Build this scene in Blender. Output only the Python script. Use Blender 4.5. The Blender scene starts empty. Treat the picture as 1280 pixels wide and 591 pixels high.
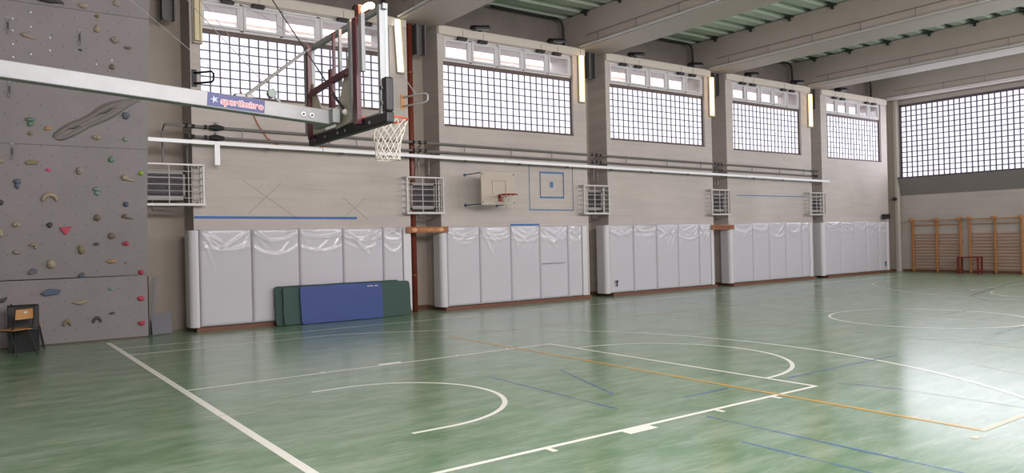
import bpy, bmesh, math, random
from mathutils import Vector, Matrix
R = math.radians
PI = math.pi
random.seed(7)
scene = bpy.context.scene
COL = bpy.data.collections.new('gym'); scene.collection.children.link(COL)

# ------------------------------------------------------------------ materials
def lin(h):
    h = h.lstrip('#'); v = [int(h[i:i+2], 16)/255 for i in (0, 2, 4)]
    return tuple((c/12.92 if c <= .04045 else ((c+.055)/1.055)**2.4) for c in v) + (1,)
MATS = {}
def mat(name, col, rough=.6, metal=0, noise=.08, nscale=6, bump=0, bscale=40, spec=.5, coat=0):
    if name in MATS: return MATS[name]
    m = bpy.data.materials.new(name); m.use_nodes = True; nt = m.node_tree; N = nt.nodes; L = nt.links
    b = N['Principled BSDF']; c = lin(col) if isinstance(col, str) else col
    b.inputs['Roughness'].default_value = rough; b.inputs['Metallic'].default_value = metal
    b.inputs['Specular IOR Level'].default_value = spec; b.inputs['Coat Weight'].default_value = coat
    tc = N.new('ShaderNodeTexCoord'); nz = N.new('ShaderNodeTexNoise'); nz.inputs['Scale'].default_value = nscale; nz.inputs['Detail'].default_value = 4
    L.new(tc.outputs['Object'], nz.inputs['Vector'])
    rp = N.new('ShaderNodeMapRange'); rp.inputs[3].default_value = 1-noise; rp.inputs[4].default_value = 1+noise
    L.new(nz.outputs['Fac'], rp.inputs[0])
    hs = N.new('ShaderNodeHueSaturation'); hs.inputs['Color'].default_value = c; L.new(rp.outputs[0], hs.inputs['Value'])
    L.new(hs.outputs[0], b.inputs['Base Color'])
    if bump:
        n2 = N.new('ShaderNodeTexNoise'); n2.inputs['Scale'].default_value = bscale; L.new(tc.outputs['Object'], n2.inputs['Vector'])
        bp = N.new('ShaderNodeBump'); bp.inputs['Strength'].default_value = bump; bp.inputs['Distance'].default_value = .01
        L.new(n2.outputs['Fac'], bp.inputs['Height']); L.new(bp.outputs[0], b.inputs['Normal'])
    MATS[name] = m; return m
def emat(name, col, strength):
    if name in MATS: return MATS[name]
    m = bpy.data.materials.new(name); m.use_nodes = True; b = m.node_tree.nodes['Principled BSDF']
    b.inputs['Base Color'].default_value = lin(col); b.inputs['Emission Color'].default_value = lin(col); b.inputs['Emission Strength'].default_value = strength
    MATS[name] = m; return m

def wall_mat(name, ax, col='#b6aca7'):
    """painted block wall: faint courses, blotches; ax = horizontal axis (0 x, 1 y)"""
    m = bpy.data.materials.new(name); m.use_nodes = True; nt = m.node_tree; N = nt.nodes; L = nt.links; b = N['Principled BSDF']
    b.inputs['Roughness'].default_value = .55; b.inputs['Specular IOR Level'].default_value = .3
    tc = N.new('ShaderNodeTexCoord'); sp = N.new('ShaderNodeSeparateXYZ'); cb = N.new('ShaderNodeCombineXYZ')
    L.new(tc.outputs['Object'], sp.inputs[0]); L.new(sp.outputs[ax], cb.inputs[0]); L.new(sp.outputs[2], cb.inputs[1])
    br = N.new('ShaderNodeTexBrick'); L.new(cb.outputs[0], br.inputs['Vector'])
    br.inputs['Scale'].default_value = 1; br.inputs['Mortar Size'].default_value = .006; br.inputs['Mortar Smooth'].default_value = .6
    br.inputs['Brick Width'].default_value = .5; br.inputs['Row Height'].default_value = .2
    c = lin(col); br.inputs['Color1'].default_value = c; br.inputs['Color2'].default_value = tuple(x*.965 for x in c[:3])+(1,)
    br.inputs['Mortar'].default_value = tuple(x*.90 for x in c[:3])+(1,)
    mp = N.new('ShaderNodeMapping'); mp.inputs['Scale'].default_value = (.35, .35, 4); L.new(tc.outputs['Object'], mp.inputs[0])
    nz = N.new('ShaderNodeTexNoise'); nz.inputs['Scale'].default_value = 1.6; nz.inputs['Detail'].default_value = 6; L.new(mp.outputs[0], nz.inputs['Vector'])
    n3 = N.new('ShaderNodeTexNoise'); n3.inputs['Scale'].default_value = .7; n3.inputs['Detail'].default_value = 3; L.new(tc.outputs['Object'], n3.inputs['Vector'])
    ad = N.new('ShaderNodeMath'); L.new(nz.outputs['Fac'], ad.inputs[0]); L.new(n3.outputs['Fac'], ad.inputs[1])
    rp = N.new('ShaderNodeMapRange'); rp.inputs[1].default_value = .6; rp.inputs[2].default_value = 1.4; rp.inputs[3].default_value = .88; rp.inputs[4].default_value = 1.1; L.new(ad.outputs[0], rp.inputs[0])
    hs = N.new('ShaderNodeHueSaturation'); L.new(br.outputs['Color'], hs.inputs['Color']); L.new(rp.outputs[0], hs.inputs['Value']); L.new(hs.outputs[0], b.inputs['Base Color'])
    bp = N.new('ShaderNodeBump'); bp.invert = True; bp.inputs['Strength'].default_value = .22; bp.inputs['Distance'].default_value = .012
    L.new(br.outputs['Fac'], bp.inputs['Height'])
    bp2 = N.new('ShaderNodeBump'); bp2.inputs['Strength'].default_value = .2; bp2.inputs['Distance'].default_value = .02; L.new(nz.outputs['Fac'], bp2.inputs['Height'])
    L.new(bp.outputs[0], bp2.inputs['Normal']); L.new(bp2.outputs[0], b.inputs['Normal'])
    return m
W_X = wall_mat('painted_block_wall_x', 0); W_Y = wall_mat('painted_block_wall_y', 1)
W_PLAIN = mat('recess_plaster', '#a5998f', .7, noise=.12, nscale=1.2, bump=.25, bscale=25)
W_UP = mat('upper_concrete', '#7b726e', .85, noise=.2, nscale=2.2, bump=.3, bscale=18)
BEAM = mat('painted_concrete_beam', '#b0a39d', .6, noise=.07, nscale=1.1, bump=.12, bscale=14)
CREAM = mat('cream_lintel', '#bdb4a9', .55, noise=.05)
STEEL = mat('galvanised', '#8b8c8e', .5, .35, noise=.12, nscale=9)
ALU = mat('aluminium', '#97999c', .5, .35, noise=.06)
ALU_W = mat('white_aluminium', '#cacacc', .4, .2, noise=.03)
PIPE = mat('painted_grey_pipe', '#7d7878', .45, .3)
BLACK = mat('black_rubber', '#1a191b', .5)
DKMET = mat('dark_metal', '#2a292b', .45, .4)
REDPIPE = mat('brown_red_pipe', '#6d3022', .4)
REDTRIM = mat('brown_red_skirting', '#704637', .6, noise=.2)
FRAME_BR = mat('brown_window_bar', '#5b4a46', .6)
FRAME_W = mat('pale_window_frame', '#c6c2c4', .5)
MAROON = mat('maroon_steel', '#4c101c', .4, coat=.2)
BEIGE = mat('greybeige_steel', '#b8b1a6', .5)
ORANGE = mat('orange_steel', '#c4532a', .4)
NETW = mat('net_cord', '#d3cdc5', .8)
WHITE = mat('white_paint', '#cfcfce', .5)
BLUE = mat('blue_tape', '#1f5a9c', .5)
BLUED = mat('blue_tape_thin', '#3f6f9c', .6)
WOODL = mat('varnished_wood', '#ab7446', .4, noise=.2, nscale=12, coat=.2)
WOODS = mat('sign_wood', '#8f5534', .6, noise=.3, nscale=20)
WOODC = mat('carved_wood', '#d09a63', .6, noise=.15)
REDBR = mat('dark_red_wood', '#6d2018', .5)
FIN = mat('heater_fins', '#6c666c', .5, .4)
CAGE = mat('cage_white', '#b9b4b2', .45, .2)
GREYB = mat('grey_board', '#79757a', .7, noise=.06, nscale=3)
GMAT = mat('green_gym_mat', '#28453f', .62, noise=.15, nscale=4, bump=.3, bscale=60)
GMATD = mat('dark_green_gym_mat', '#1b3a36', .62, noise=.15, nscale=4, bump=.3, bscale=60)
BMAT = mat('blue_gym_mat', '#1c387c', .5, noise=.14, nscale=3, bump=.2, bscale=60)

def floor_mat():
    m = bpy.data.materials.new('varnished_green_floor'); m.use_nodes = True; nt = m.node_tree; N = nt.nodes; L = nt.links; b = N['Principled BSDF']
    tc = N.new('ShaderNodeTexCoord')
    def noise(sc, det, mapping=None, rot=0):
        mp = N.new('ShaderNodeMapping'); L.new(tc.outputs['Object'], mp.inputs[0])
        if mapping: mp.inputs['Scale'].default_value = mapping
        mp.inputs['Rotation'].default_value = (0, 0, rot)
        n = N.new('ShaderNodeTexNoise'); n.inputs['Scale'].default_value = sc; n.inputs['Detail'].default_value = det; n.inputs['Roughness'].default_value = .65; L.new(mp.outputs[0], n.inputs['Vector']); return n
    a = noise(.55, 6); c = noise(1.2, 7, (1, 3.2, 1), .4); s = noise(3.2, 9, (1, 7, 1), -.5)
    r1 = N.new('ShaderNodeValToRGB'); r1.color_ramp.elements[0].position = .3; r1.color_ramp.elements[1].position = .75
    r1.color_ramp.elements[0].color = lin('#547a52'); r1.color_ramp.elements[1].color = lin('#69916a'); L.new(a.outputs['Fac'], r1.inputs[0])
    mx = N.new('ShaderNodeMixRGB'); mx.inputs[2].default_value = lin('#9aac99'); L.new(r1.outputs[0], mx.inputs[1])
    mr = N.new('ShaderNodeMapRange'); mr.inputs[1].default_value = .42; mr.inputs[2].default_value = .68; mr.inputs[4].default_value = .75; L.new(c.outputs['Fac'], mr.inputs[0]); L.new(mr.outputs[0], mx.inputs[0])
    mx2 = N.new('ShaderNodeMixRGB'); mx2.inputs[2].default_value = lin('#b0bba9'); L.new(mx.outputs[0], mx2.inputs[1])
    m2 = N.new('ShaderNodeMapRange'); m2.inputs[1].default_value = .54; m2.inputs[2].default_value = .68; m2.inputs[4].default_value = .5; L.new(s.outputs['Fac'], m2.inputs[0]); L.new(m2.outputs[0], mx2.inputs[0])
    # thin scuff scratches
    wv = N.new('ShaderNodeTexVoronoi'); wv.feature = 'DISTANCE_TO_EDGE'; wv.inputs['Scale'].default_value = 1.3
    mp = N.new('ShaderNodeMapping'); mp.inputs['Scale'].default_value = (1, 3, 1); mp.inputs['Rotation'].default_value = (0, 0, .9); L.new(tc.outputs['Object'], mp.inputs[0])
    dn = N.new('ShaderNodeVectorMath'); dn.operation = 'ADD'; L.new(mp.outputs[0], dn.inputs[0]); L.new(c.outputs['Color'], dn.inputs[1]); L.new(dn.outputs[0], wv.inputs['Vector'])
    m3 = N.new('ShaderNodeMapRange'); m3.inputs[1].default_value = .0; m3.inputs[2].default_value = .012; m3.inputs[3].default_value = .35; m3.inputs[4].default_value = 0; L.new(wv.outputs['Distance'], m3.inputs[0])
    m4 = N.new('ShaderNodeMath'); m4.operation = 'MULTIPLY'; L.new(m3.outputs[0], m4.inputs[0]); L.new(mr.outputs[0], m4.inputs[1])
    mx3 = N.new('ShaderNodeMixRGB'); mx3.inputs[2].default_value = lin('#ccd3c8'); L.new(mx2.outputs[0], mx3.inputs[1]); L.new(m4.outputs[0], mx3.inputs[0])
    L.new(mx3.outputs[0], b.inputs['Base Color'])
    rr = N.new('ShaderNodeMapRange'); rr.inputs[3].default_value = .28; rr.inputs[4].default_value = .42; L.new(c.outputs['Fac'], rr.inputs[0]); L.new(rr.outputs[0], b.inputs['Roughness'])
    b.inputs['Specular IOR Level'].default_value = .5; b.inputs['Coat Weight'].default_value = .65; b.inputs['Coat Roughness'].default_value = .18; b.inputs['Coat IOR'].default_value = 1.55
    bp = N.new('ShaderNodeBump'); bp.inputs['Strength'].default_value = .03; bp.inputs['Distance'].default_value = .006; L.new(s.outputs['Fac'], bp.inputs['Height']); L.new(bp.outputs[0], b.inputs['Normal'])
    return m
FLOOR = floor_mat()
def line_mat(name, col, wear):
    m = bpy.data.materials.new(name); m.use_nodes = True; nt = m.node_tree; N = nt.nodes; L = nt.links; b = N['Principled BSDF']
    b.inputs['Base Color'].default_value = lin(col); b.inputs['Roughness'].default_value = .28; b.inputs['Specular IOR Level'].default_value = .6
    if wear > 0:
        tc = N.new('ShaderNodeTexCoord'); n = N.new('ShaderNodeTexNoise'); n.inputs['Scale'].default_value = 2.5; n.inputs['Detail'].default_value = 8; L.new(tc.outputs['Object'], n.inputs['Vector'])
        r = N.new('ShaderNodeMapRange'); r.inputs[1].default_value = .3; r.inputs[2].default_value = .7; r.inputs[3].default_value = max(0, 1-wear*1.6); r.inputs[4].default_value = 1-wear*.5
        L.new(n.outputs['Fac'], r.inputs[0]); L.new(r.outputs[0], b.inputs['Alpha'])
    return m
L_WHITE = line_mat('court_white', '#f4f4ec', 0); L_WORN = line_mat('court_white_worn', '#e6e6dc', .4)
L_YEL = line_mat('court_yellow', '#dca83a', .03); L_YELW = line_mat('court_yellow_worn', '#c8a96a', .5)
L_BLUE = line_mat('court_blue_worn', '#4674c4', .5); L_DARK = line_mat('court_dark_worn', '#38424a', .5); L_YELGLARE = line_mat('court_yellow_glare', '#dccfb4', .1)  # last one: yellow line with floor glare painted into its colour

def vinyl_mat():
    m = mat('white_vinyl', '#bfbbc3', .26, noise=.03, nscale=2, bump=.12, bscale=9, spec=.5, coat=.3); return m
VINYL = vinyl_mat()
VINYL_E = mat('white_vinyl_end', '#cbc8cd', .35, noise=.03)

def glass_block_mat():
    m = bpy.data.materials.new('daylit_glass_block'); m.use_nodes = True; nt = m.node_tree; N = nt.nodes; L = nt.links; b = N['Principled BSDF']
    b.inputs['Base Color'].default_value = lin('#e7e9f5'); b.inputs['Roughness'].default_value = .15
    tc = N.new('ShaderNodeTexCoord'); n = N.new('ShaderNodeTexNoise'); n.inputs['Scale'].default_value = 1.1; n.inputs['Detail'].default_value = 5; L.new(tc.outputs['Object'], n.inputs['Vector'])
    r = N.new('ShaderNodeMapRange'); r.inputs[1].default_value = .3; r.inputs[2].default_value = .7; r.inputs[3].default_value = GB*.86; r.inputs[4].default_value = GB*1.1
    L.new(n.outputs['Fac'], r.inputs[0]); L.new(r.outputs[0], b.inputs['Emission Strength']); b.inputs['Emission Color'].default_value = lin('#eae9fb')
    return m
GB = .93
GLASSB = glass_block_mat()
GB = 1.3
GLASSB2 = glass_block_mat(); GLASSB2.name = 'daylit_glass_block_end'
def pane_mat():
    m = bpy.data.materials.new('clear_glass'); m.use_nodes = True; nt = m.node_tree; N = nt.nodes; L = nt.links
    for n in list(N): N.remove(n)
    o = N.new('ShaderNodeOutputMaterial'); t = N.new('ShaderNodeBsdfTransparent'); t.inputs[0].default_value = (.93, .93, .93, 1); g = N.new('ShaderNodeBsdfGlossy'); g.inputs['Roughness'].default_value = .03
    mx = N.new('ShaderNodeMixShader'); mx.inputs[0].default_value = .06; L.new(t.outputs[0], mx.inputs[1]); L.new(g.outputs[0], mx.inputs[2]); L.new(mx.outputs[0], o.inputs[0]); return m
PANE = pane_mat()
def board_glass():
    m = pane_mat(); m.name = 'acrylic'; return m
ACRYL = board_glass()

# ------------------------------------------------------------------ mesh helpers
class MB:
    def __init__(s): s.bm = bmesh.new()
    def box(s, x0, x1, y0, y1, z0, z1, M=None):
        co = [(x, y, z) for z in (z0, z1) for y in (y0, y1) for x in (x0, x1)]
        v = [s.bm.verts.new((M @ Vector(c)) if M else c) for c in co]
        for f in ((0, 2, 3, 1), (4, 5, 7, 6), (0, 1, 5, 4), (2, 6, 7, 3), (0, 4, 6, 2), (1, 3, 7, 5)): s.bm.faces.new([v[i] for i in f])
        return s
    def tube(s, pts, r, n=8, closed=False):
        pts = [Vector(p) for p in pts]; rings = []
        k = len(pts)
        up0 = None
        for i, p in enumerate(pts):
            if closed: t = pts[(i+1) % k]-pts[i-1]
            else: t = (pts[min(i+1, k-1)]-pts[max(i-1, 0)])
            t.normalize()
            if up0 is None: up0 = Vector((0, 0, 1)) if abs(t.z) < .9 else Vector((1, 0, 0))
            a = t.cross(up0)
            if a.length < 1e-4: a = t.cross(Vector((0, 1, 0)))
            a.normalize(); b = t.cross(a).normalized(); up0 = -b if (-b).dot(up0) > 0 else b
            rr = r[i] if isinstance(r, (list, tuple)) else r
            rings.append([s.bm.verts.new(p+(a*math.cos(2*PI*j/n)+b*math.sin(2*PI*j/n))*rr) for j in range(n)])
        m = k if closed else k-1
        for i in range(m):
            A, B = rings[i], rings[(i+1) % k]
            off = 0
            if closed and i == m-1:
                off = min(range(n), key=lambda o: (A[0].co-B[o].co).length)
            for j in range(n): s.bm.faces.new([A[j], A[(j+1) % n], B[(j+1+off) % n], B[(j+off) % n]])
        if not closed:
            s.bm.faces.new(rings[0][::-1]); s.bm.faces.new(rings[-1])
        return s
    def bar(s, a, b, w, h=None):
        """square section bar from a to b"""
        h = h or w; a = Vector(a); b = Vector(b); t = (b-a).normalized()
        u = Vector((0, 0, 1)) if abs(t.z) < .95 else Vector((0, 1, 0))
        x = t.cross(u).normalized(); z = x.cross(t).normalized()
        v = []
        for p in (a, b):
            for sx, sz in ((-1, -1), (1, -1), (1, 1), (-1, 1)): v.append(s.bm.verts.new(p+x*sx*w/2+z*sz*h/2))
        for f in ((3, 2, 1, 0), (4, 5, 6, 7), (0, 1, 5, 4), (1, 2, 6, 5), (2, 3, 7, 6), (3, 0, 4, 7)): s.bm.faces.new([v[i] for i in f])
        return s
    def prism(s, poly, d, frame):
        """poly 2d list, frame=(origin,u,v,n) extruded d along n"""
        o, u, v, n = [Vector(q) for q in frame]
        a = [s.bm.verts.new(o+u*p[0]+v*p[1]) for p in poly]; b = [s.bm.verts.new(o+u*p[0]+v*p[1]+n*d) for p in poly]
        s.bm.faces.new(a[::-1]); s.bm.faces.new(b); k = len(poly)
        for i in range(k): s.bm.faces.new([a[i], a[(i+1) % k], b[(i+1) % k], b[i]])
        return s
    def blob(s, M, seg=12, rings=8, fn=None):
        """ellipsoid-like body, unit sphere transformed by M, fn perturbs the unit vector"""
        vs = []
        for i in range(rings+1):
            th = PI*i/rings
            if i in (0, rings): row = [Vector((0, 0, math.cos(th)))]
            else: row = [Vector((math.sin(th)*math.cos(2*PI*j/seg), math.sin(th)*math.sin(2*PI*j/seg), math.cos(th))) for j in range(seg)]
            vs.append([s.bm.verts.new(M @ (fn(p) if fn else p)) for p in row])
        for i in range(rings):
            A, B = vs[i], vs[i+1]
            for j in range(seg):
                if len(A) == 1: s.bm.faces.new([A[0], B[j], B[(j+1) % seg]])
                elif len(B) == 1: s.bm.faces.new([A[j], B[0], A[(j+1) % seg]])
                else: s.bm.faces.new([A[j], B[j], B[(j+1) % seg], A[(j+1) % seg]])
        return s
    def build(s, name, m, parent=None, bevel=0, smooth=False, seg=2):
        bmesh.ops.recalc_face_normals(s.bm, faces=s.bm.faces)
        me = bpy.data.meshes.new(name); s.bm.to_mesh(me); s.bm.free()
        o = bpy.data.objects.new(name, me); COL.objects.link(o); me.materials.append(m)
        if parent is not None: o.parent = parent
        if smooth:
            for p in me.polygons: p.use_smooth = True
        if bevel:
            md = o.modifiers.new('bevel', 'BEVEL'); md.width = bevel; md.segments = seg; md.limit_method = 'ANGLE'
        return o
def recentre(root, at):
    """moves a thing's origin to `at` without moving its geometry"""
    at = Vector(at); 
    if root.type == 'MESH':
        root.data.transform(Matrix.Translation(-at))
        for c in root.children: c.location = c.location-at
    else:
        for c in root.children: c.location = c.location-at
    root.location = at
    return root
def empty(name, at=(0, 0, 0)):
    o = bpy.data.objects.new(name, None); COL.objects.link(o); o.empty_display_size = .1; return o
def tag(o, label, cat, group=None):
    o['label'] = label; o['category'] = cat
    if group: o['group'] = group
    return o
def struct(o, label=None):
    o['kind'] = 'structure'
    if label: o['label'] = label
    return o
def interp(a, b, t): return a+(b-a)*t
ORD = ['first', 'second', 'third', 'fourth', 'fifth']

# ------------------------------------------------------------------ dimensions (metres; x along the long wall, y towards it)
YW = 9.2; YB = 10.0; XL = -3.4; XE = 30.3; YN = -9.2; ZR = 8.32
BAYS = [(1.73, 6.83), (7.71, 12.70), (13.50, 18.30), (19.07, 24.05), (24.74, 29.60)]
WINX = [(1.95, 6.33), (7.89, 12.20), (13.69, 17.95), (19.46, 23.42), (25.16, 29.12)]
WZ0 = [5.02, 4.77, 4.75, 4.72, 4.68]; WZ1 = 6.32; WP0 = 6.42; WP1 = 7.02

# ------------------------------------------------------------------ shell
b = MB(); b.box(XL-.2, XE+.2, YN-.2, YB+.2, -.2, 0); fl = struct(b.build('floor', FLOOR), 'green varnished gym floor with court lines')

def flat(mb, poly, z):
    vs = [mb.bm.verts.new((x, y, z)) for x, y in poly]; mb.bm.faces.new(vs)
def seg(mb, a, b_, w, z):
    a = Vector(a); b_ = Vector(b_); t = (b_-a).normalized(); n = Vector((-t.y, t.x))*w/2
    flat(mb, [a-n, b_-n, b_+n, a+n], z)
def arc(mb, c, r, a0, a1, w, z, n=48):
    for i in range(n):
        t0 = a0+(a1-a0)*i/n; t1 = a0+(a1-a0)*(i+1)/n
        q = [(c[0]+rr*math.cos(t), c[1]+rr*math.sin(t)) for rr, t in ((r-w/2, t0), (r+w/2, t0), (r+w/2, t1), (r-w/2, t1))]
        flat(mb, q, z)
LX = 27.06
def line(name, m, fn, z=.0015):
    mb = MB(); fn(mb, z); o = mb.build(name, m, fl); return o
w = .058
line('end_line', L_WHITE, lambda m, z: (seg(m, (-.0, -9), (-.0, 8.5), .085, z)))
line('far_end_line', L_WORN, lambda m, z: (seg(m, (LX, -8), (LX, 7.4), .06, z)))
line('side_line', L_WHITE, lambda m, z: (seg(m, (.04, 7.42), (LX, 7.42), w, z+.0002)))
line('near_side_line', L_WHITE, lambda m, z: (seg(m, (.04, -7.42), (LX, -7.42), w, z+.0002)))
def key(m, z, s=1, x0=0.0):
    X = lambda x: x0+s*x
    for yy in (2.46, -2.46): seg(m, (X(.04), yy), (X(5.82), yy), w, z+.0002)
    seg(m, (X(5.8), -2.46), (X(5.8), 2.46), w, z+.0004)
    arc(m, (X(5.8), 0), 1.79, -PI/2 if s > 0 else PI/2, PI/2 if s > 0 else 3*PI/2, w, z+.0006)
line('key_line', L_WHITE, lambda m, z: key(m, z)); line('far_key_line', L_WORN, lambda m, z: key(m, z, -1, LX))
def tp(m, z, s=1, x0=0.0):
    X = lambda x: x0+s*x
    a = math.asin(6.42/6.72); xx = 1.575+6.72*math.cos(a)
    for yy in (6.42, -6.42): seg(m, (X(.04), yy), (X(xx), yy), w, z+.0003)
    if s > 0: arc(m, (X(1.575), 0), 6.72, -a, a, w, z+.0005, 96)
    else: arc(m, (X(1.575), 0), 6.72, PI-a, PI+a, w, z+.0005, 96)
line('three_point_line', L_WHITE, lambda m, z: tp(m, z)); line('far_three_point_line', L_WORN, lambda m, z: tp(m, z, -1, LX))
def nc(m, z):
    for yy in (1.27, -1.27): seg(m, (1.18, yy), (1.575, yy), w, z+.0003)
    arc(m, (1.575, 0), 1.27, -PI/2, PI/2, w, z+.0003)
line('no_charge_line', L_WHITE, nc)
def marks(m, z):
    for sg in (-1, 1):
        y0 = sg*2.485
        for x in (1.82, 4.0, 4.95): seg(m, (x, y0), (x, y0+sg*(.11 if sg < 0 else .06)), w, z+.0003)
        seg(m, (2.86, y0), (2.86, y0+sg*.12), .36, z+.0003)
line('lane_mark', L_WHITE, marks)
line('half_way_line', L_WORN, lambda m, z: (seg(m, (LX/2, -7.4), (LX/2, 7.4), w, z+.0004), ))
line('centre_circle', L_WHITE, lambda m, z: arc(m, (LX/2, 0), 1.8, 0, 2*PI, .06, z+.0006, 64))
line('volleyball_line', L_YEL, lambda m, z: (seg(m, (5.1, -4.53), (5.1, 4.55), w, z+.0008)))
line('volleyball_side_line', L_YELW, lambda m, z: (seg(m, (5.08, 4.53), (22, 4.53), w, z+.0009), seg(m, (22, -4.5), (22, 4.53), w, z+.0008), seg(m, (10.5, -4.5), (10.5, 4.5), w, z+.0008), seg(m, (16.5, -4.5), (16.5, 4.5), w, z+.0008)))
line('volleyball_near_line', L_YELGLARE, lambda m, z: (seg(m, (5.07, -4.53), (22, -4.53), .06, z+.001), seg(m, (4.76, -4.6), (4.86, -4.59), .06, z+.001)))
def bl(m, z):
    seg(m, (3.72, -2.6), (3.72, -6.1), .035, z+.0012); seg(m, (3.22, -3.4), (3.22, -6.1), .03, z+.0012)
    seg(m, (6.05, -1.95), (8.6, -1.97), .04, z+.0011); seg(m, (4.2, -1.87), (4.98, -1.87), .04, z+.0007)
    seg(m, (3.33, .6), (3.29, -1.8), .03, z+.0011); seg(m, (4.34, .42), (3.76, -1.24), .03, z+.0013); seg(m, (6.15, -2.5), (6.33, -3.2), .04, z+.0013)
line('blue_court_line', L_BLUE, bl)
def fw(m, z):
    seg(m, (6.33, -3.2), (6.33, -5.6), .035, z+.0012); seg(m, (8.58, -3.0), (8.15, -3.9), .045, z+.0012); seg(m, (10.87, -1.0), (10.9, -4.2), .04, z+.0012)
    seg(m, (-.2, .78), (.6, .52), .015, z+.0012)
line('faint_court_line', L_WORN, fw)
def dk(m, z):
    seg(m, (19.19, 1.58), (22.4, 2.3), .06, z+.0014); seg(m, (22.37, 2.28), (24.7, 2.7), .06, z+.0014)
    seg(m, (19.19, 1.58), (18.1, .75), .05, z+.0014); seg(m, (18.1, .75), (18.15, -.8), .05, z+.0014)
    arc(m, (23.6, 2.2), 5.6, 2.1, 3.35, .045, z+.0016)
    seg(m, (14.35, 0), (16.1, .1), .04, z+.0014); seg(m, (11.76, -1.96), (13.6, -1.83), .04, z+.0014)
line('dark_court_line', L_DARK, dk)

# side wall bays and recesses
struct(MB().box(XL-.2, XE+.2, YB, YB+.2, 0, 8.6).build('wall_recess_back', W_PLAIN), 'back of the column recesses')
wb = bpy.data.objects['wall_recess_back']
# cut the back wall behind the windows: rebuild it as strips around the openings
bpy.data.objects.remove(wb)
mb = MB(); mu = MB()
xs = [XL-.2]+[v for q in BAYS for v in q]+[XE+.2]
for i in range(0, len(xs), 2): mb.box(xs[i], xs[i+1], YB, YB+.2, 0, 7.3)
struct(mb.build('wall_recess_back', W_PLAIN), 'back of the column recesses')
struct(MB().box(XL-.2, XE+.2, YB, YB+.2, 7.3, 8.7).build('wall_upper', W_UP), 'grey concrete wall strip above the windows')

for i, ((x0, x1), (a, c)) in enumerate(zip(BAYS, WINX)):
    mb = MB(); z0 = WZ0[i]-.06
    mb.box(x0, x1, YW, YB+.2, 0, z0); mb.box(x0, a-.02, YW, YB+.2, z0, 7.04); mb.box(c+.02, x1, YW, YB+.2, z0, 7.04)
    mb.box(x0, x1, YW, YB+.2, 7.04, 7.3)
    struct(mb.build('wall_bay', W_X), 'beige painted block wall of the %s bay' % ORD[i])
    struct(MB().box(x0+.02, x1-.02, YW-.05, YW, 7.06, 7.27).build('trim_%d' % (i+1), CREAM, bevel=.01), 'pale lintel band above the windows of the %s bay' % ORD[i])
    # window: glass block field, transom, five panes in frames
    yw = YW+.1
    wn = empty('window_%d' % (i+1)); struct(wn, 'window of glass blocks with five clear panes above, %s bay' % ORD[i])
    MB().box(a, c, yw+.03, yw+.11, WZ0[i], WZ1).build('glass_block_panel', GLASSB, wn)
    g = MB(); n = round((c-a)/.21); nz = round((WZ1-WZ0[i])/.2)
    for k in range(n+1): xk = a+(c-a)*k/n; g.box(xk-.013, xk+.013, yw+.005, yw+.05, WZ0[i], WZ1)
    for k in range(nz+1): zk = WZ0[i]+(WZ1-WZ0[i])*k/nz; g.box(a, c, yw+.008, yw+.05, zk-.012, zk+.012)
    g.build('grid', mat('mortar_dark', '#6a6368', .8), wn)
    f = MB(); f.box(a-.02, c+.02, yw-.03, yw+.12, WZ0[i]-.06, WZ0[i]+.01); f.box(a-.02, c+.02, yw-.03, yw+.12, WZ1-.01, WP0-.02); f.box(c, c+.03, yw-.02, yw+.12, WZ0[i], WZ1)
    f.build('transom', FRAME_BR, wn)
    pw = (c-a)/5
    f = MB()
    f.box(a-.02, c+.02, yw-.04, yw+.08, WP0-.02, WP0+.03); f.box(a-.02, c+.02, yw-.04, yw+.08, WP1-.03, WP1+.03)
    for k in range(6):
        xk = a+pw*k; f.box(xk-.035, xk+.035, yw-.04, yw+.08, WP0, WP1)
    f.build('frame', FRAME_W, wn)
    for k in range(5):
        u0 = a+pw*k+.05; u1 = a+pw*(k+1)-.05; q0 = WP0+.04; q1 = WP1-.04
        s = MB(); t = .05
        s.box(u0-.01, u1+.01, yw-.055, yw+.01, q0, q0+t); s.box(u0-.01, u1+.01, yw-.055, yw+.01, q1-t, q1); s.box(u0-.01, u0+t, yw-.055, yw+.01, q0+t, q1-t); s.box(u1-t, u1+.01, yw-.055, yw+.01, q0+t, q1-t)
        so = s.build('sash', FRAME_W, wn, bevel=.006)
        MB().box(u0+t, u1-t, yw-.02, yw-.012, q0+t, q1-t).build('pane', PANE, so)
    # skirting under the pads
    struct(MB().box(x0-.02, x1-.1, 9.02, YW, 0, .085).build('trim_%d' % (i+11), REDTRIM), 'brown-red plinth under the wall pads of the %s bay' % ORD[i])
# baseboards in recesses
RECS = [(.8, 1.73), (6.83, 7.71), (12.70, 13.50), (18.30, 19.07), (24.05, 24.74)]
for i, (x0, x1) in enumerate(RECS):
    mb = MB(); mb.box(x0, x1, YB-.02, YB, 0, .1) if i else None; mb.box(x1-.015, x1, YW, YB-.02, 0, .1)
    struct(mb.build('baseboard_recess', REDTRIM))

# end wall (right)
mb = MB(); mb.box(XE, XE+.3, YN-.2, YB+.2, 0, 3.32)
mb.box(XE, XE+.3, 8.98, YB+.2, 3.32, 8.7); mb.box(XE, XE+.3, YN-.2, 8.98, 7.06, 8.7); mb.box(XE, XE+.3, YN-.2, -8.6, 3.32, 7.06)
struct(mb.build('wall_end', W_Y), 'end wall with the big glass block window')
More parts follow.
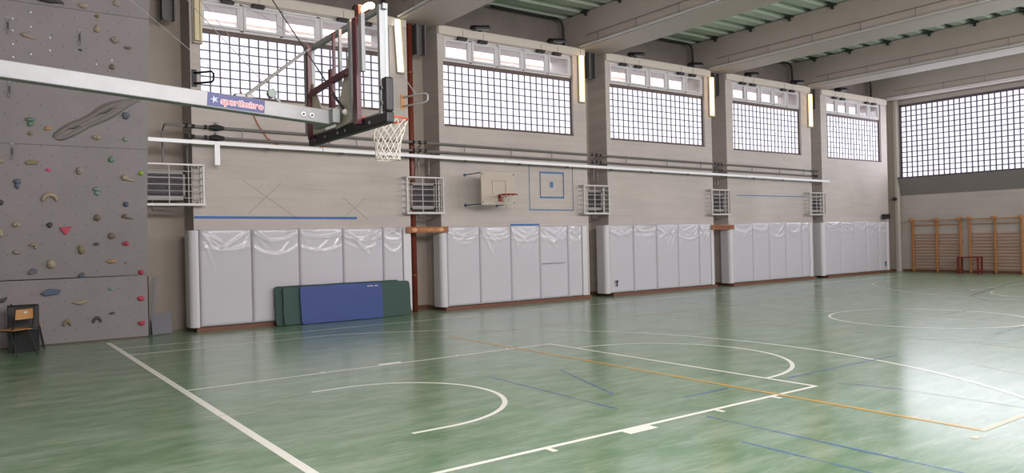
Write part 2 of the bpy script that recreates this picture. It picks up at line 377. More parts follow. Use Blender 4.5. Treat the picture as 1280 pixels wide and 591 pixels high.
# sloping concrete apron under the big window
mb = MB(); mb.prism([(0, 3.22), (-.3, 3.95), (.3, 3.95), (.3, 3.22)], 17.58, ((XE, -8.6, 0), (1, 0, 0), (0, 0, 1), (0, 1, 0)))
struct(mb.build('trim_21', mat('apron_grey', '#7f7876', .75, noise=.08, nscale=2)), 'grey sloping concrete apron below the end window')
wn = empty('window_6'); struct(wn, 'large glass block window in the end wall')
MB().box(XE+.06, XE+.16, -8.6, 8.98, 3.98, 7.0).build('glass_block_panel', GLASSB2, wn)
g = MB(); ya, yc, za, zc = -8.6, 8.95, 3.98, 7.0; n = round((yc-ya)/.215); nz = 14
for k in range(n+1): yk = ya+(yc-ya)*k/n; g.box(XE+.02, XE+.08, yk-.022, yk+.022, za, zc)
for k in range(nz+1): zk = za+(zc-za)*k/nz; g.box(XE+.025, XE+.08, ya, yc, zk-.020, zk+.020)
g.build('grid', mat('mortar_end', '#7d7780', .8), wn)
f = MB(); f.box(XE-.01, XE+.1, 8.93, 8.99, 3.93, 7.06); f.box(XE-.01, XE+.1, -8.6, 8.99, 6.99, 7.08); f.box(XE-.3, XE+.1, -8.6, 8.99, 3.93, 3.99)
f.build('frame', mat('window_frame_mauve', '#5a5058', .6), wn)
# corner pilaster
struct(MB().box(XE-.28, XE, 9.1, YB, 0, 7.3).build('wall_pilaster', W_PLAIN), 'grey plastered pilaster in the far corner')
struct(MB().box(XE-.3, XE-.1, 9.0, 9.13, 0, 7.3).build('trim_22', mat('pale_strip', '#b9b2aa', .6), bevel=.01), 'pale vertical edge strip of the corner pilaster')
struct(MB().box(XE-.02, XE, -9.2, 8.98, 0, .1).build('baseboard_end', REDTRIM))
struct(MB().box(XE-.3, XE-.28, 9.13, 9.98, 0, .1).build('baseboard_pilaster', REDTRIM))
# left wall, near wall (behind the camera) with its own daylight windows
struct(MB().box(XL-.2, XL, YN-.2, YB+.2, 0, 8.7).build('wall_left', W_Y))
mb = MB()
NW = [(-1.5, 3.0), (4.6, 9.6), (11.2, 16.2), (17.8, 22.8), (24.2, 29.2)]
mb.box(XL-.2, XE+.2, YN-.3, YN, 0, 4.2); mb.box(XL-.2, XE+.2, YN-.3, YN, 7.0, 8.7)
e = [XL-.2]+[v for q in NW for v in q]+[XE+.2]
for k in range(0, len(e), 2): mb.box(e[k], e[k+1], YN-.3, YN, 4.2, 7.0)
struct(mb.build('wall_near', W_X))
for k, (a, c) in enumerate(NW):
    wn = empty('window_%d' % (k+7)); struct(wn)
    MB().box(a, c, YN-.2, YN-.1, 4.2, 7.0).build('glass_block_panel', GLASSB, wn)
    g = MB(); n = 22
    for j in range(n+1): xk = a+(c-a)*j/n; g.box(xk-.01, xk+.01, YN-.11, YN-.05, 4.2, 7.0)
    for j in range(14): zk = 4.2+2.8*j/13; g.box(a, c, YN-.11, YN-.05, zk-.01, zk+.01)
    g.build('grid', MATS['mortar_dark'], wn)

# ceiling: folded deck with ribs along x
cm = mat('green_grey_deck', '#bccabd', .45, .1, noise=.06, nscale=1.5)
mb = MB(); prof = []
y = YB+.2; pitch = .70
while y > YN-.3:
    prof += [(y, ZR), (y-.34, ZR), (y-.42, ZR+.13), (y-.62, ZR+.13)]; y -= pitch
prof.append((y, ZR))
va = [mb.bm.verts.new((XL-.2, q[0], q[1])) for q in prof]; vb = [mb.bm.verts.new((XE+.2, q[0], q[1])) for q in prof]
for k in range(len(prof)-1): mb.bm.faces.new([va[k], va[k+1], vb[k+1], vb[k]])
ce = mb.build('ceiling', cm); md = ce.modifiers.new('t', 'SOLIDIFY'); md.thickness = .04; md.offset = 1
struct(ce, 'grey-green folded metal roof deck')
struct(MB().box(XL-.2, XE+.2, YN-.3, YB+.2, 8.62, 8.7).build('ceiling_slab', mat('roof_backing', '#77837b', .9)))

# beams
BX = [(.75, 1.85), (6.62, 7.80), (12.49, 13.62), (18.20, 19.22), (23.90, 24.95), (29.55, XE)]
CLIP = mat('clip_black', '#26302b', .6)
for i, (x0, x1) in enumerate(BX):
    L_ = YB-YN
    poly = [(x0, 7.25), (x1, 7.25), (x1, 7.38), (x1-.04, 7.42), (x1-.04, 8.3), (x0+.04, 8.3), (x0+.04, 7.42), (x0, 7.38)]
    mb = MB(); mb.prism(poly, L_, ((0, YN, 0), (1, 0, 0), (0, 0, 1), (0, 1, 0)))
    bo = struct(mb.build('ceiling_beam', BEAM, bevel=.015), 'deep painted concrete roof beam, %s along the hall' % (ORD+['last'])[i])
    if i in (1, 2, 3, 4, 5):
        y = YB-1.12
        while y > -6:
            c = MB(); c.box(x0-.09, x0+.05, y-.12, y+.12, 8.26, 8.30); c.box(x0-.02, x0+.045, y-.03, y+.03, 8.17, 8.27); c.build('roof_clip', CLIP, bo); y -= 1.4
    # light line: trunking with conduit wire on the left flank
    if 1 <= i <= 5:
        t = tag(empty('cable_trunking'), 'slim white trunking along the lower edge of the %s roof beam from the left' % ORD[i-1], 'cable trunking', 'trunkings along the roof beams')
        xx = x0-.07
        MB().box(xx-.035, xx+.035, YN+.3, YW-.1, 7.285, 7.315).build('channel', ALU_W, t, bevel=.006)
        MB().tube([(xx, YN+.3, 7.58), (xx, YW-.4, 7.58)], .012).build('conduit', PIPE, t)
        y = YW-.9
        while y > -7: MB().bar((xx, y, 7.315), (xx, y, 7.58), .012).build('hanger', PIPE, t); y -= 1.5
        recentre(t, (xx, 0, 7.3))

# outside: building across the street, seen through the clear panes
ob = tag(empty('building'), 'pale pinkish building seen against the sky through the upper window panes', 'building')
MB().box(-8, 75, 19, 30, 0, 9.72).build('facade', mat('facade_pale', '#f6efe9', .8, noise=.04), ob)
MB().box(-8, 75, 18.75, 19.2, 9.35, 9.62).build('cornice', mat('facade_pink', '#f0ddd0', .8), ob)
for a, c in ((12.2, 14.5), (24, 27), (38, 43), (52, 56)): MB().box(a, c, 18.2, 19, 0, 9.9).build('stair_tower', mat('tower_beige', '#eeddcf', .8), ob)
struct(MB().box(-30, 90, 10.3, 40, -.4, -.2).build('ground', mat('asphalt', '#77777a', .9)))

# ------------------------------------------------------------------ wall pads
def surf_pad(x0, x1, z0, z1, yf, yb, seed, gap=.006, lean=0):
    rnd = random.Random(seed); W = x1-x0; H = z1-z0; nx, nz = 34, 60
    bm = bmesh.new(); grid = []
    ridges = []
    for cx in (0, 1):
        for k in range(rnd.randint(2, 5)):
            ridges.append((cx, rnd.uniform(.12, 1.25), rnd.uniform(.010, .022), rnd.uniform(.3, .9), rnd.uniform(.012, .03)))
    sw = [(rnd.uniform(.08, .45), rnd.uniform(.05, .2), rnd.uniform(.006, .014)) for _ in range(3)]
    for j in range(nz+1):
        row = []
        tz = j/nz; tz = 1-(1-tz)**1.25; z = z0+H*tz
        for i in range(nx+1):
            tx = i/nx; x = x0+gap+(W-2*gap)*tx
            ex = min(tx, 1-tx)*W; ez = min(tz, 1-tz)*H
            d = .025*(1-math.exp(-(ex/.02))) * (1-math.exp(-(ez/.015))) + .015*math.sin(PI*tx)**.5*(1 if W > .3 else .5)
            top = (1-tz)*H
            for cx, ang, amp, ln, wd in ridges:
                dx = (x-x0) if cx == 0 else (x1-x); r = math.hypot(dx, top)
                th = math.atan2(top, dx+1e-6); off = r*math.sin(th-ang)
                if r < ln*1.2: d += amp*math.exp(-(off/wd)**2)*math.sin(PI*min(1, r/(ln*1.2)))*min(1, ex/.03)
            for dep, am, a2 in sw:
                zc = dep+am*4*tx*(1-tx); d += a2*math.exp(-((top-zc)/.03)**2)*min(1, ex/.05)
            row.append(bm.verts.new((x, yf+.04-d+lean*(tz-.5), z)))
        grid.append(row)
    for j in range(nz):
        for i in range(nx): bm.faces.new([grid[j][i], grid[j][i+1], grid[j+1][i+1], grid[j+1][i]])
    # sides and back
    per = [grid[0][i] for i in range(nx+1)]+[grid[j][nx] for j in range(1, nz+1)]+[grid[nz][i] for i in range(nx-1, -1, -1)]+[grid[j][0] for j in range(nz-1, 0, -1)]
    back = [bm.verts.new((v.co.x, yb, v.co.z)) for v in per]; k = len(per)
    for i in range(k): bm.faces.new([per[i], per[(i+1) % k], back[(i+1) % k], back[i]])
    bm.faces.new(back[::-1])
    m = MB(); m.bm.free(); m.bm = bm
    o = m.build('wall_pad', VINYL, smooth=True)
    es = o.modifiers.new('es', 'EDGE_SPLIT'); es.split_angle = R(70)
    return o
PADS = [[1.78, 2.86, 3.91, 4.95, 5.97, 6.50], [7.75, 8.74, 9.74, 10.72, 11.73, 12.26], [13.32, 14.32, 15.34, 16.31, 17.32, 17.9], [19.02, 20.12, 21.05, 22.03, 23.02, 23.5], [24.5, 25.6, 26.6, 27.5, 28.42, 29.0]]
END = [6.72, 12.45, 18.02, 23.68, 29.2]
PL = ['leftmost panel', 'second panel', 'third panel', 'fourth panel', 'last narrower panel']
MARK = mat('black_print', '#2a2a2e', .6)
for i, xs in enumerate(PADS):
    x0, x1 = BAYS[i]
    bn = ['first bay', 'bay below the small hoop', 'middle bay', 'fourth bay', 'farthest bay'][i]
    ztop = 2.13
    for k in range(5):
        o = surf_pad(xs[k], xs[k+1], .1, ztop+random.uniform(-.012, .012), 8.98, YW-.004, i*10+k, gap=.008 if not (i == 2 and k == 1) else .02)
        tag(o, 'white vinyl wall pad, %s of the %s' % (PL[k], bn), 'wall pad', 'white wall pads')
        if (i, k) == (2, 0) or (i, k) == (4, 4):
            cx = xs[k]+.22 if i == 2 else xs[k+1]-.2; q = MB(); q.box(cx-.05, cx+.05, 8.925, 8.935, .42, .47); q.box(cx-.022, cx+.022, 8.925, 8.935, .28, .42); q.build('printed_mark', MARK, o)
        if (i, k) == (1, 3):
            MB().box(xs[k]+.03, xs[k+1]-.2, 8.92, 8.93, 1.07, 1.085).build('seam_tape', mat('seam_grey', '#8e8a90', .6), o)
        recentre(o, ((xs[k]+xs[k+1])/2, 9.1, .1))
    # rounded corner pad wrapping the left edge
    xa = xs[0]; xo = x0-.15 if i < 2 else min(x0-.1, xa-.16)
    p = [(xa-.008, 9.0), (xa-.008, YW-.005), (x0-.01, YW-.005), (x0-.01, 9.38), (xo, 9.38), (xo, 9.12)]
    for a in range(1, 7): t = PI+a*PI/14; p.append((xo+.12+.12*math.cos(t), 9.10+.12*math.sin(t)))
    p.append((xo+.13, 8.97))
    if xa-.008 < x0-.01: p[2] = (xa-.008, 9.2); p = [(xa-.008, 8.99), (xa-.008, YW-.005), (min(x0, xa)-.01, YW-.005), (min(x0, xa)-.01, 9.38)]+p[4:]
    mb = MB(); mb.prism(p, 2.02, ((0, 0, .09), (1, 0, 0), (0, 1, 0), (0, 0, 1)))
    o = mb.build('corner_pad', VINYL_E, bevel=.012); recentre(o, (xo+.1, 9.2, .09))
    tag(o, 'rounded white corner pad, left edge of the %s' % bn, 'wall pad', 'white corner pads')
    mb = MB(); mb.box(xs[5]+.006, END[i], 8.985, YW-.004, .1, 2.11)
    o = mb.build('edge_pad', VINYL_E, bevel=.025, seg=3); recentre(o, (xs[5]+.1, 9.1, .1))
    tag(o, 'slim white edge pad, right end of the %s' % bn, 'wall pad', 'slim white edge pads')

# ------------------------------------------------------------------ wall markings
def strips(name, m, segs, label, cat, y=YW, w=.03):
    mb = MB()
    for (a, z, c, z2, ww) in segs: mb.bar((a, y-.003, z), (c, y-.003, z2), .006, ww)
    o = mb.build(name, m); tag(o, label, cat); recentre(o, (segs[0][0], y, segs[0][1])); return o
strips('wall_stripe', BLUE, [(1.74, 2.385, 5.40, 2.355, .055)], 'long blue tape stripe on the wall above the first row of pads', 'tape stripe')
strips('wall_stripe', BLUE, [(9.88, 2.15, 10.87, 2.15, .06)], 'short blue tape stripe above the middle pad under the hoop', 'tape stripe')
strips('wall_stripe', BLUED, [(19.56, 3.10, 23.6, 3.10, .03)], 'thin pale blue stripe on the fourth bay wall', 'tape stripe')
strips('wall_target', BLUED, [(10.55, 3.85, 10.55, 2.57, .03), (10.54, 2.57, 12.13, 2.56, .03), (12.12, 2.55, 12.12, 3.85, .03), (10.54, 3.85, 12.13, 3.85, .03),
    (10.92, 3.62, 11.78, 3.62, .05), (10.92, 2.92, 11.78, 2.92, .05), (10.93, 3.62, 10.93, 2.92, .05), (11.77, 3.62, 11.77, 2.92, .05), (11.28, 3.28, 11.4, 3.28, .16)], 'blue nested squares target taped on the wall beside the small hoop', 'wall target')
GR = mat('pencil_grey', '#a0968f', .8)
strips('wall_cross', GR, [(2.75, 3.2, 3.95, 2.35, .012), (3.6, 3.15, 2.85, 2.45, .014)], 'faint drawn cross on the wall above the first pads, left one', 'wall marking')
strips('wall_cross', GR, [(5.05, 2.85, 5.7, 2.3, .014), (5.65, 2.85, 5.05, 2.35, .014)], 'faint drawn cross at the right end of the long blue stripe', 'wall marking')

# ------------------------------------------------------------------ rail, pipes, heaters
t = tag(empty('wall_rail'), 'long pale aluminium rail running along the side wall below the pipes', 'rail')
ra, rb = Vector((-.6, 8.9, 3.95)), Vector((24.75, 8.9, 3.685))
for k in range(5): MB().bar(ra.lerp(rb, k/5), ra.lerp(rb, (k+1)/5-.0006), .05, .075).build('rail_section', ALU_W, t)
MB().box(2.09, 2.2, 8.84, 8.86, 3.46, 3.9).build('hanging_plate', ALU_W, t, bevel=.004)
for k in range(14):
    q = ra.lerp(rb, (k+1.0)/15); MB().bar(q+Vector((0, .3 if q.x > 1.8 else .3, .02)), q+Vector((0, .02, .02)), .03).build('bracket', PIPE, t)
    MB().box(q.x+.4, q.x+.5, q.y-.02, q.y+.02, q.z-.08, q.z-.045).build('clip', DKMET, t)
recentre(t, (0, 8.9, 3.9))
pA = lambda x: Vector((x, 9.1, interp(4.285, 4.09, (x-1.15)/23.0)))
pB = lambda x: Vector((x, 9.1, interp(4.065, 3.90, (x-1.7)/22.0)))
up = tag(empty('heating_pipe'), 'upper grey heating pipe running along the side wall', 'pipe')
MB().tube([pA(x) for x in (1.2, 6, 12, 18, 24.2)], .028).build('pipe_run', PIPE, up)
lo = tag(empty('heating_pipe'), 'lower grey heating pipe running just above the aluminium rail', 'pipe')
MB().tube([pB(x) for x in (1.75, 6, 12, 18, 23.9)], .028).build('pipe_run', PIPE, lo)
HX = [(.98, 1.66), (6.95, 7.45), (12.85, 13.2), (18.35, 18.7), (23.95, 24.3)]
for k, (a, c) in enumerate(HX):
    for nm, f, pr, x in (('u', pA, up, a+.2), ('l', pB, lo, c)):
        z = f(x).z
        MB().tube([(x, 9.1, z), (x, 9.16, z-.04), (x, 9.3, z-.1), (x, 9.32, z-.2), (x, 9.32, 3.45)], .018).build('drop', PIPE, pr)
    for pr, f in ((up, pA), (lo, pB)):
        for dx in ((-.05, .12, .28) if k else (.62, .75, 1.0)):
            q = f(a+dx); MB().tube([q-Vector((.03, 0, 0)), q+Vector((.03, 0, 0))], .043, 10).build('collar', DKMET, pr)
for pr, f in ((up, pA), (lo, pB)):
    q = f(2.2); MB().tube([q-Vector((.16, 0, 0)), q-Vector((.1, 0, 0)), q, q+Vector((.1, 0, 0)), q+Vector((.16, 0, 0))], [.035, .05, .07, .05, .035], 12).build('pump', DKMET, pr)
    MB().tube([q+Vector((0, 0, .05)), q+Vector((0, 0, .11))], .035, 10).build('pump_cap', STEEL, pr)
for x in (2.75, 5.4, 8.4, 9.9, 11.3, 14.2, 16, 17.6, 20.3, 21.9, 23.4):
    q0, q1 = pA(x), pB(x); MB().bar(q0+Vector((0, 0, .04)), q1-Vector((0, 0, .04)), .018).bar(q0+Vector((0, .03, 0)), q0+Vector((0, .1, 0)), .02).build('hanger', PIPE, up)
    MB().bar(q1+Vector((0, .02, 0)), q1+Vector((0, .1, 0)), .02).build('hanger', PIPE, lo)
recentre(up, (1.2, 9.1, 4.28)); recentre(lo, (1.75, 9.1, 4.06))
# cage x ranges / z ranges
HC = [(.35, 1.84, 2.64, 3.46, .72, 1.60), (6.58, 7.60, 2.47, 3.35, 6.90, 7.60), (12.30, 13.27, 2.46, 3.27, 12.74, 13.34), (17.89, 18.85, 2.43, 3.25, 18.38, 18.98), (23.47, 24.5, 2.42, 3.24, 24.12, 24.70)]
for i, (x0, x1, z0, z1, h0, h1) in enumerate(HC):
    yf, yr = 8.97, 9.19; x0 += .05; x1 += .05
    hl = ['in the recess beside the climbing wall', 'above the longer carved sign', 'between the second and third pad rows', 'between the third and fourth pad rows', 'nearest the far corner'][i]
    h = tag(empty('unit_heater'), 'grey finned unit heater '+hl, 'heater', 'unit heaters along the side wall')
    ya, yb = 9.28, 9.72
    m = MB(); t_ = .05
    m.box(h0, h1, yb-.05, yb, z0+.1, z1-.12); m.box(h0, h0+t_, ya, yb, z0+.1, z1-.12); m.box(h1-t_, h1, ya, yb, z0+.1, z1-.12); m.box(h0, h1, ya, yb, z0+.1, z0+.2); m.box(h0, h1, ya, yb, z1-.18, z1-.12)
    m.build('casing', mat('heater_casing', '#8f8a8b', .5, .2), h, bevel=.008)
    m = MB(); z = z0+.22
    while z < z1-.2:
        m.box(h0+t_, h1-t_, ya+.0, ya+.09, z, z+.012); z += .033
    m.box(h0+t_, h1-t_, ya+.12, ya+.14, z0+.2, z1-.18)
    m.build('louvres', FIN, h)
    MB().tube([(h0+.25, ya+.1, z0+.12), (h0+.25, ya+.1, z0-.1), (h1-.1, ya+.1, z0-.12)], .02).build('return_pipe', PIPE, h)
    for sx in (h0+.1, h1-.1): MB().bar((sx, yb, z0+.15), (sx, YB-.002, z0+.15), .04).build('wall_bracket', DKMET, h)
    recentre(h, ((h0+h1)/2, 9.5, z0))
    c = tag(empty('heater_cage'), 'white welded bar cage guarding the unit heater '+hl, 'cage', 'bar cages over the heaters')
    m = MB(); tk = .035
    m.bar((x0, yf, z0), (x0, yf, z1), tk).bar((x1, yf, z0), (x1, yf, z1), tk).bar((x0-.02, yf, z0), (x1+.04, yf, z0), .05).bar((x0, yf, z1), (x1, yf, z1), tk)
    m.bar((x0, yr+.02, z0), (x0, yr+.02, z1), tk).bar((x1, yr, z0), (x1, yr, z1), tk)
    for z in (z0, z1):
        m.bar((x0, yf, z), (x0, yr, z), tk); m.bar((x1, yf, z), (x1, yr, z), tk)
    m.build('frame', CAGE, c)
    m = MB()
    for k in range(1, 6):
        z = z0+(z1-z0)*k/6; m.tube([(x0-.02, yf, z), (x1+.07, yf, z)], .009, 6); m.tube([(x0, yf, z), (x0, yr, z)], .009, 6); m.tube([(x1, yf, z), (x1, yr, z)], .009, 6)
    m.build('cross_bars', CAGE, c)
    m = MB()
    for k in ((.42,) if i else (.55, .8)):
        x = interp(x0, x1, k); m.tube([(x, yf-.01, z0), (x, yf-.01, z1)], .011, 6)
    m.tube([(interp(x0, x1, .86), yr-.12, z0), (interp(x0, x1, .86), yr-.12, z1)], .011, 6)
    m.build('upright_bars', CAGE, c)
    for sx in ((x0+.1), (x1-.1)):
        for z in (z0+.05, z1-.05): MB().bar((sx, yf, z), (sx, YW if (sx < BAYS[i-1][1] and i) or sx > BAYS[i][0] else yr, z), .02).build('stay', CAGE, c)
    recentre(c, ((x0+x1)/2, 9.0, z0))
# red down pipe
t = tag(empty('downpipe'), 'brown-red downpipe in the recess left of the small hoop', 'pipe')
MB().tube([(7.02, 9.42, .0), (7.02, 9.42, 7.25)], .075, 14).build('pipe_run', REDPIPE, t, smooth=True)
for z in (.9, 3.6, 6.0): MB().tube([(7.02, 9.42, z), (7.02, 9.42, z+.05)], .09, 14).bar((7.02, 9.5, z+.02), (7.02, YB, z+.02), .03).build('collar', REDPIPE, t)
recentre(t, (7.02, 9.42, 0))
# carved wooden boards
for (x0, x1, z0, z1, nm, lab) in ((6.56, 7.74, 1.98, 2.13, 0, 'brown carved wooden sign board across the recess left of the hoop bay'), (17.86, 19.0, 1.93, 2.08, 1, 'brown carved wooden sign board across the recess right of the middle bay')):
    t = tag(empty('sign_board'), lab, 'sign'); MB().box(x0, x1, 8.90, 8.93, z0, z1).build('plank', WOODS, t, bevel=.006)
    m = MB(); rnd = random.Random(3+nm); n = 26 if nm == 0 else 12
    if nm == 0:
        for sx in (.19, .82):   # two lozenge ends
            cx = interp(x0, x1, sx)
            m.prism([(-.09, 0), (-.03, .045), (.03, .045), (.09, 0), (.03, -.045), (-.03, -.045)], -.006, ((cx, 8.90, (z0+z1)/2), (1, 0, 0), (0, 0, 1), (0, 1, 0)))
        a, c = .28, .74
    else: a, c = .1, .9
    for k in range(n):   # illegible carved strokes
        xk = interp(x0, x1, interp(a, c, (k+.5)/n)); dz = rnd.uniform(.02, .045); sl = rnd.uniform(-.02, .02)
        m.bar((xk-sl, 8.897, (z0+z1)/2-dz), (xk+sl, 8.897, (z0+z1)/2+dz), .006, .012)
    m.build('carving', WOODC if nm == 0 else mat('burnt_letters', '#3c1f14', .7), t)
    recentre(t, ((x0+x1)/2, 8.9, z0))

# ------------------------------------------------------------------ small practice hoop on the side wall
t = tag(empty('basketball_hoop'), 'small white practice backboard with a red rim fixed to the side wall', 'basketball hoop')
yb = 8.42
MB().box(8.42, 9.47, yb-.03, yb, 2.655, 3.50).build('backboard', mat('old_white_board', '#b4a79c', .6), t, bevel=.004)
m = MB(); q = mat('faded_square', '#9a8d84', .7)
for (a, z, c, z2) in ((8.76, 3.27, 9.17, 3.27), (8.76, 2.93, 8.76, 3.27), (9.17, 2.93, 9.17, 3.27)): m.bar((a, yb-.032, z), (c, yb-.032, z2), .004, .02)
m.build('shooting_square', q, t)
m = MB()
for x in (8.46, 9.43):
    for z in (2.72, 3.44): m.tube([(x, yb-.036, z), (x, yb-.03, z)], .018, 8)
m.build('bolts', DKMET, t)
SB = mat('blue_grey_steel', '#3f5a78', .5, .3)
for x, z in ((8.44, 3.47), (8.44, 2.68), (9.44, 3.47), (9.44, 2.68)):
    m = MB(); m.tube([(x, yb, z), (x, YW, z+.0)], .014, 8); m.box(x-.03, x+.03, YW-.012, YW, z-.04, z+.04); m.build('wall_arm', SB, t)
HR = mat('red_rim', '#8f2a20', .45)
c0 = Vector((9.02, yb-.36, 2.90))
m = MB(); m.tube([c0+Vector((.225*math.cos(a*PI/16), .225*math.sin(a*PI/16), 0)) for a in range(32)], .015, 8, closed=True)
m.build('rim', HR, t)
MB().box(8.93, 9.11, yb-.05, yb-.03, 2.74, 2.92).box(8.95, 9.09, yb-.15, yb-.05, 2.84, 2.91).build('rim_bracket', HR, t)
def net(c, r0, r1, h, n, rows, rad, name, parent, m):
    mb = MB()
    prof = lambda s: r0+(r1-r0)*min(1, s*1.55)**.8
    P = lambda k, s: c+Vector((prof(s)*math.cos(2*PI*k/n), prof(s)*math.sin(2*PI*k/n), -h*s))
    for k in range(n):
        for d in (1, -1):
            pts = [P(k+d*.5*j, j/rows) for j in range(rows+1)]
            mb.tube(pts, rad, 4)
    mb.tube([P(k*.5, 1) for k in range(2*n)], rad, 4, closed=True)
    return mb.build(name, m, parent)
net(c0, .22, .12, .32, 10, 5, .005, 'net', t, NETW)
recentre(t, (8.95, YW, 2.65))

# ------------------------------------------------------------------ big hoop
H = tag(empty('basketball_goal'), 'large basketball goal on a long silver arm with black padded glass backboard', 'basketball goal')
xb = 1.17; y0, y1, zb0, zb1 = -.93, 1.03, 2.99, 4.09
MB().box(xb+.01, xb+.022, y0+.03, y1-.03, zb0+.03, zb1-.03).build('backboard', ACRYL, H)
MB().bar((xb, y0+.07, zb0+.04), (xb, y0+.07, zb1), .09, .05).build('frame_post', ALU, H)
MB().bar((xb, y1-.03, zb0+.04), (xb, y1-.03, zb1), .05, .07).build('frame_post', ALU, H)
MB().bar((xb, y0, zb1-.02), (xb, y1, zb1-.02), .05, .05).build('frame_rail', ALU, H); MB().bar((xb, y0, zb0+.04), (xb, y1, zb0+.04), .05, .05).build('frame_rail', ALU, H)
m = MB(); m.box(xb-.035, xb+.055, y0-.04, y1+.04, zb0-.06, zb0+.055); m.box(xb-.034, xb+.054, y0-.039, y0+.12, zb0+.055, 3.38); m.box(xb-.03, xb+.05, y1-.03, y1+.039, zb0+.055, 3.38)
m.build('edge_padding', BLACK, H, bevel=.02, seg=3)
m = MB()
for z in (3.13, 3.28): m.tube([(xb-.045, y0+.045, z), (xb-.034, y0+.045, z)], .022, 10)
for y in (.86, .55, .2, .0, -.6): m.tube([(xb-.045, y, zb0-.01), (xb-.03, y, zb0-.01)], .016, 8)
m.build('padding_bolts', STEEL, H)
# maroon inner frame, silver channels
for y, wv in ((.9, .05), (-.4, .09)): MB().bar((xb-.07, y, zb0+.0), (xb-.07, y, zb1-.02), .05, wv).build('maroon_upright', MAROON, H)
for y in (.98, -.27, -.54): MB().bar((xb-.07, y, zb0+.06 if y > -.5 else 3.5), (xb-.07, y, zb1-.01), .04, .065).build('silver_channel', ALU, H)
MB().bar((xb-.06, .20, 3.6), (xb-.06, .20, zb1-.03), .028).build('maroon_rod', MAROON, H)
MB().bar((xb-.06, .03, 3.45), (xb-.06, .03, zb1-.03), .03).build('inner_bar', ALU, H)
MB().bar((xb-.09, .80, 3.50), (xb-.09, -.22, 3.56), .04, .06).bar((xb-.09, .2, 3.25), (xb-.09, .2, 3.66), .05, .07).build('maroon_crossbar', MAROON, H)
# gussets
for poly in ([(.22, 3.02), (.16, 3.2), (-.20, 3.84), (-.27, 3.84), (-.36, 3.06)], [(.50, 3.05), (.60, 3.30), (.84, 3.62), (.98, 3.70), (1.0, 3.05)]):
    MB().prism(poly, .012, ((xb-.05, 0, 0), (0, 1, 0), (0, 0, 1), (1, 0, 0))).build('gusset', BEIGE, H)
# arm
def armz(x): return interp(3.315, 3.115, (x+1.9)/2.95)
A0 = Vector((XL, .12, armz(XL))); A1 = Vector((1.0, .12, armz(1.0)))
MB().bar(A0, A1, .13, .150).build('arm_beam', STEEL, H, bevel=.008)
MB().box(.98, 1.06, -.05, .52, 3.05, 3.20).build('arm_head', mat('head_plate', '#8c918f', .45, .5), H, bevel=.006)
d = (A1-A0).normalized(); up_ = Vector((-d.z, 0, d.x))
yl = .12-.065
def armpt(x, dz, dy=0): q = A0+d*((x-A0.x)/d.x)+up_*dz; return Vector((q.x, yl-dy, q.z))
m = MB(); a, c = -.25, .30
va = [m.bm.verts.new(armpt(x, z, .003)) for x, z in ((a, -.062), (c, -.062), (c, .07), (a, .07))]; vb = [m.bm.verts.new(v.co+Vector((0, .003, 0))) for v in va]
m.bm.faces.new(va); m.bm.faces.new(vb[::-1])
for k in range(4): m.bm.faces.new([va[k], vb[k], vb[(k+1) % 4], va[(k+1) % 4]])
pl = m.build('name_plate', mat('plate_blue', '#3d4174', .5), H)
ang = math.atan2(d.z, d.x)
def text(s, x, dz, size, m, dy, off=0, parent=pl, nm='lettering'):
    cu = bpy.data.curves.new(nm, 'FONT'); cu.body = s; cu.size = size; cu.extrude = .0006; cu.offset = off; cu.align_y = 'CENTER'
    o = bpy.data.objects.new(nm, cu); COL.objects.link(o); cu.materials.append(m); o.parent = parent
    bpy.context.view_layer.update(); me = bpy.data.meshes.new_from_object(o.evaluated_get(bpy.context.evaluated_depsgraph_get())); bpy.data.objects.remove(o); o = bpy.data.objects.new(nm, me); COL.objects.link(o); o.parent = parent
    if not me.materials: me.materials.append(m)
    q = armpt(x, dz, dy); o.matrix_local = Matrix.Translation(q) @ Matrix.Rotation(-ang, 4, 'Y') @ Matrix.Rotation(PI/2, 4, 'X'); return o
text('sportissimo', -.125, 0, .088, mat('letter_white', '#d9c9d2', .5), .005, .006, nm='lettering_outline'); text('sportissimo', -.125, 0, .088, mat('letter_red', '#b24a52', .5), .0065, .0005)
m = MB(); star = []
for k in range(10):
    rr = .042 if k % 2 == 0 else .015; th = PI/2+k*PI/5+.25; star.append((rr*math.cos(th), rr*math.sin(th)))
q = armpt(-.185, .005, .004); m.prism(star, -.002, (q, (1, 0, 0), (0, 0, 1), (0, 1, 0))); m.build('star_emblem', mat('star_pale', '#a9b7cf', .5), pl)
for x in (.70, .79):
    q = armpt(x, -.01); MB().tube([q, q-Vector((0, .012, 0))], .026, 14).build('washer', WHITE, H); MB().tube([q, q-Vector((0, .02, 0))], .011, 8).build('bolt_head', DKMET, H)
# diagonal stays from arm to board top
for dy in (-.05, .06):
    MB().tube([(.12, .12+dy, armz(.12)+.09), (xb-.05, .93+dy*.6, zb1-.04)], .016, 8).build('diagonal_stay', ALU, H)
MB().box(.02, .2, .07, .17, armz(.1)+.07, armz(.1)+.11).build('stay_foot', STEEL, H, bevel=.01)
# ring and net
C = Vector((1.63, 0.0, 3.13))
m = MB(); m.tube([C+Vector((.228*math.cos(a*PI/24), .228*math.sin(a*PI/24), 0)) for a in range(48)], .010, 10, closed=True); m.build('rim', ORANGE, H, smooth=True)
m = MB(); m.box(xb+.025, xb+.05, -.1, .1, 3.02, 3.2); m.bar((xb+.04, -.08, 3.12), (C.x-.2, -.1, 3.125), .02); m.bar((xb+.04, .08, 3.12), (C.x-.2, .1, 3.125), .02); m.bar((xb+.04, 0, 3.05), (C.x-.22, 0, 3.12), .02)
m.build('rim_bracket', ORANGE, H, bevel=.004)
net(C-Vector((0, 0, .01)), .226, .135, .43, 12, 6, .006, 'net', H, NETW)
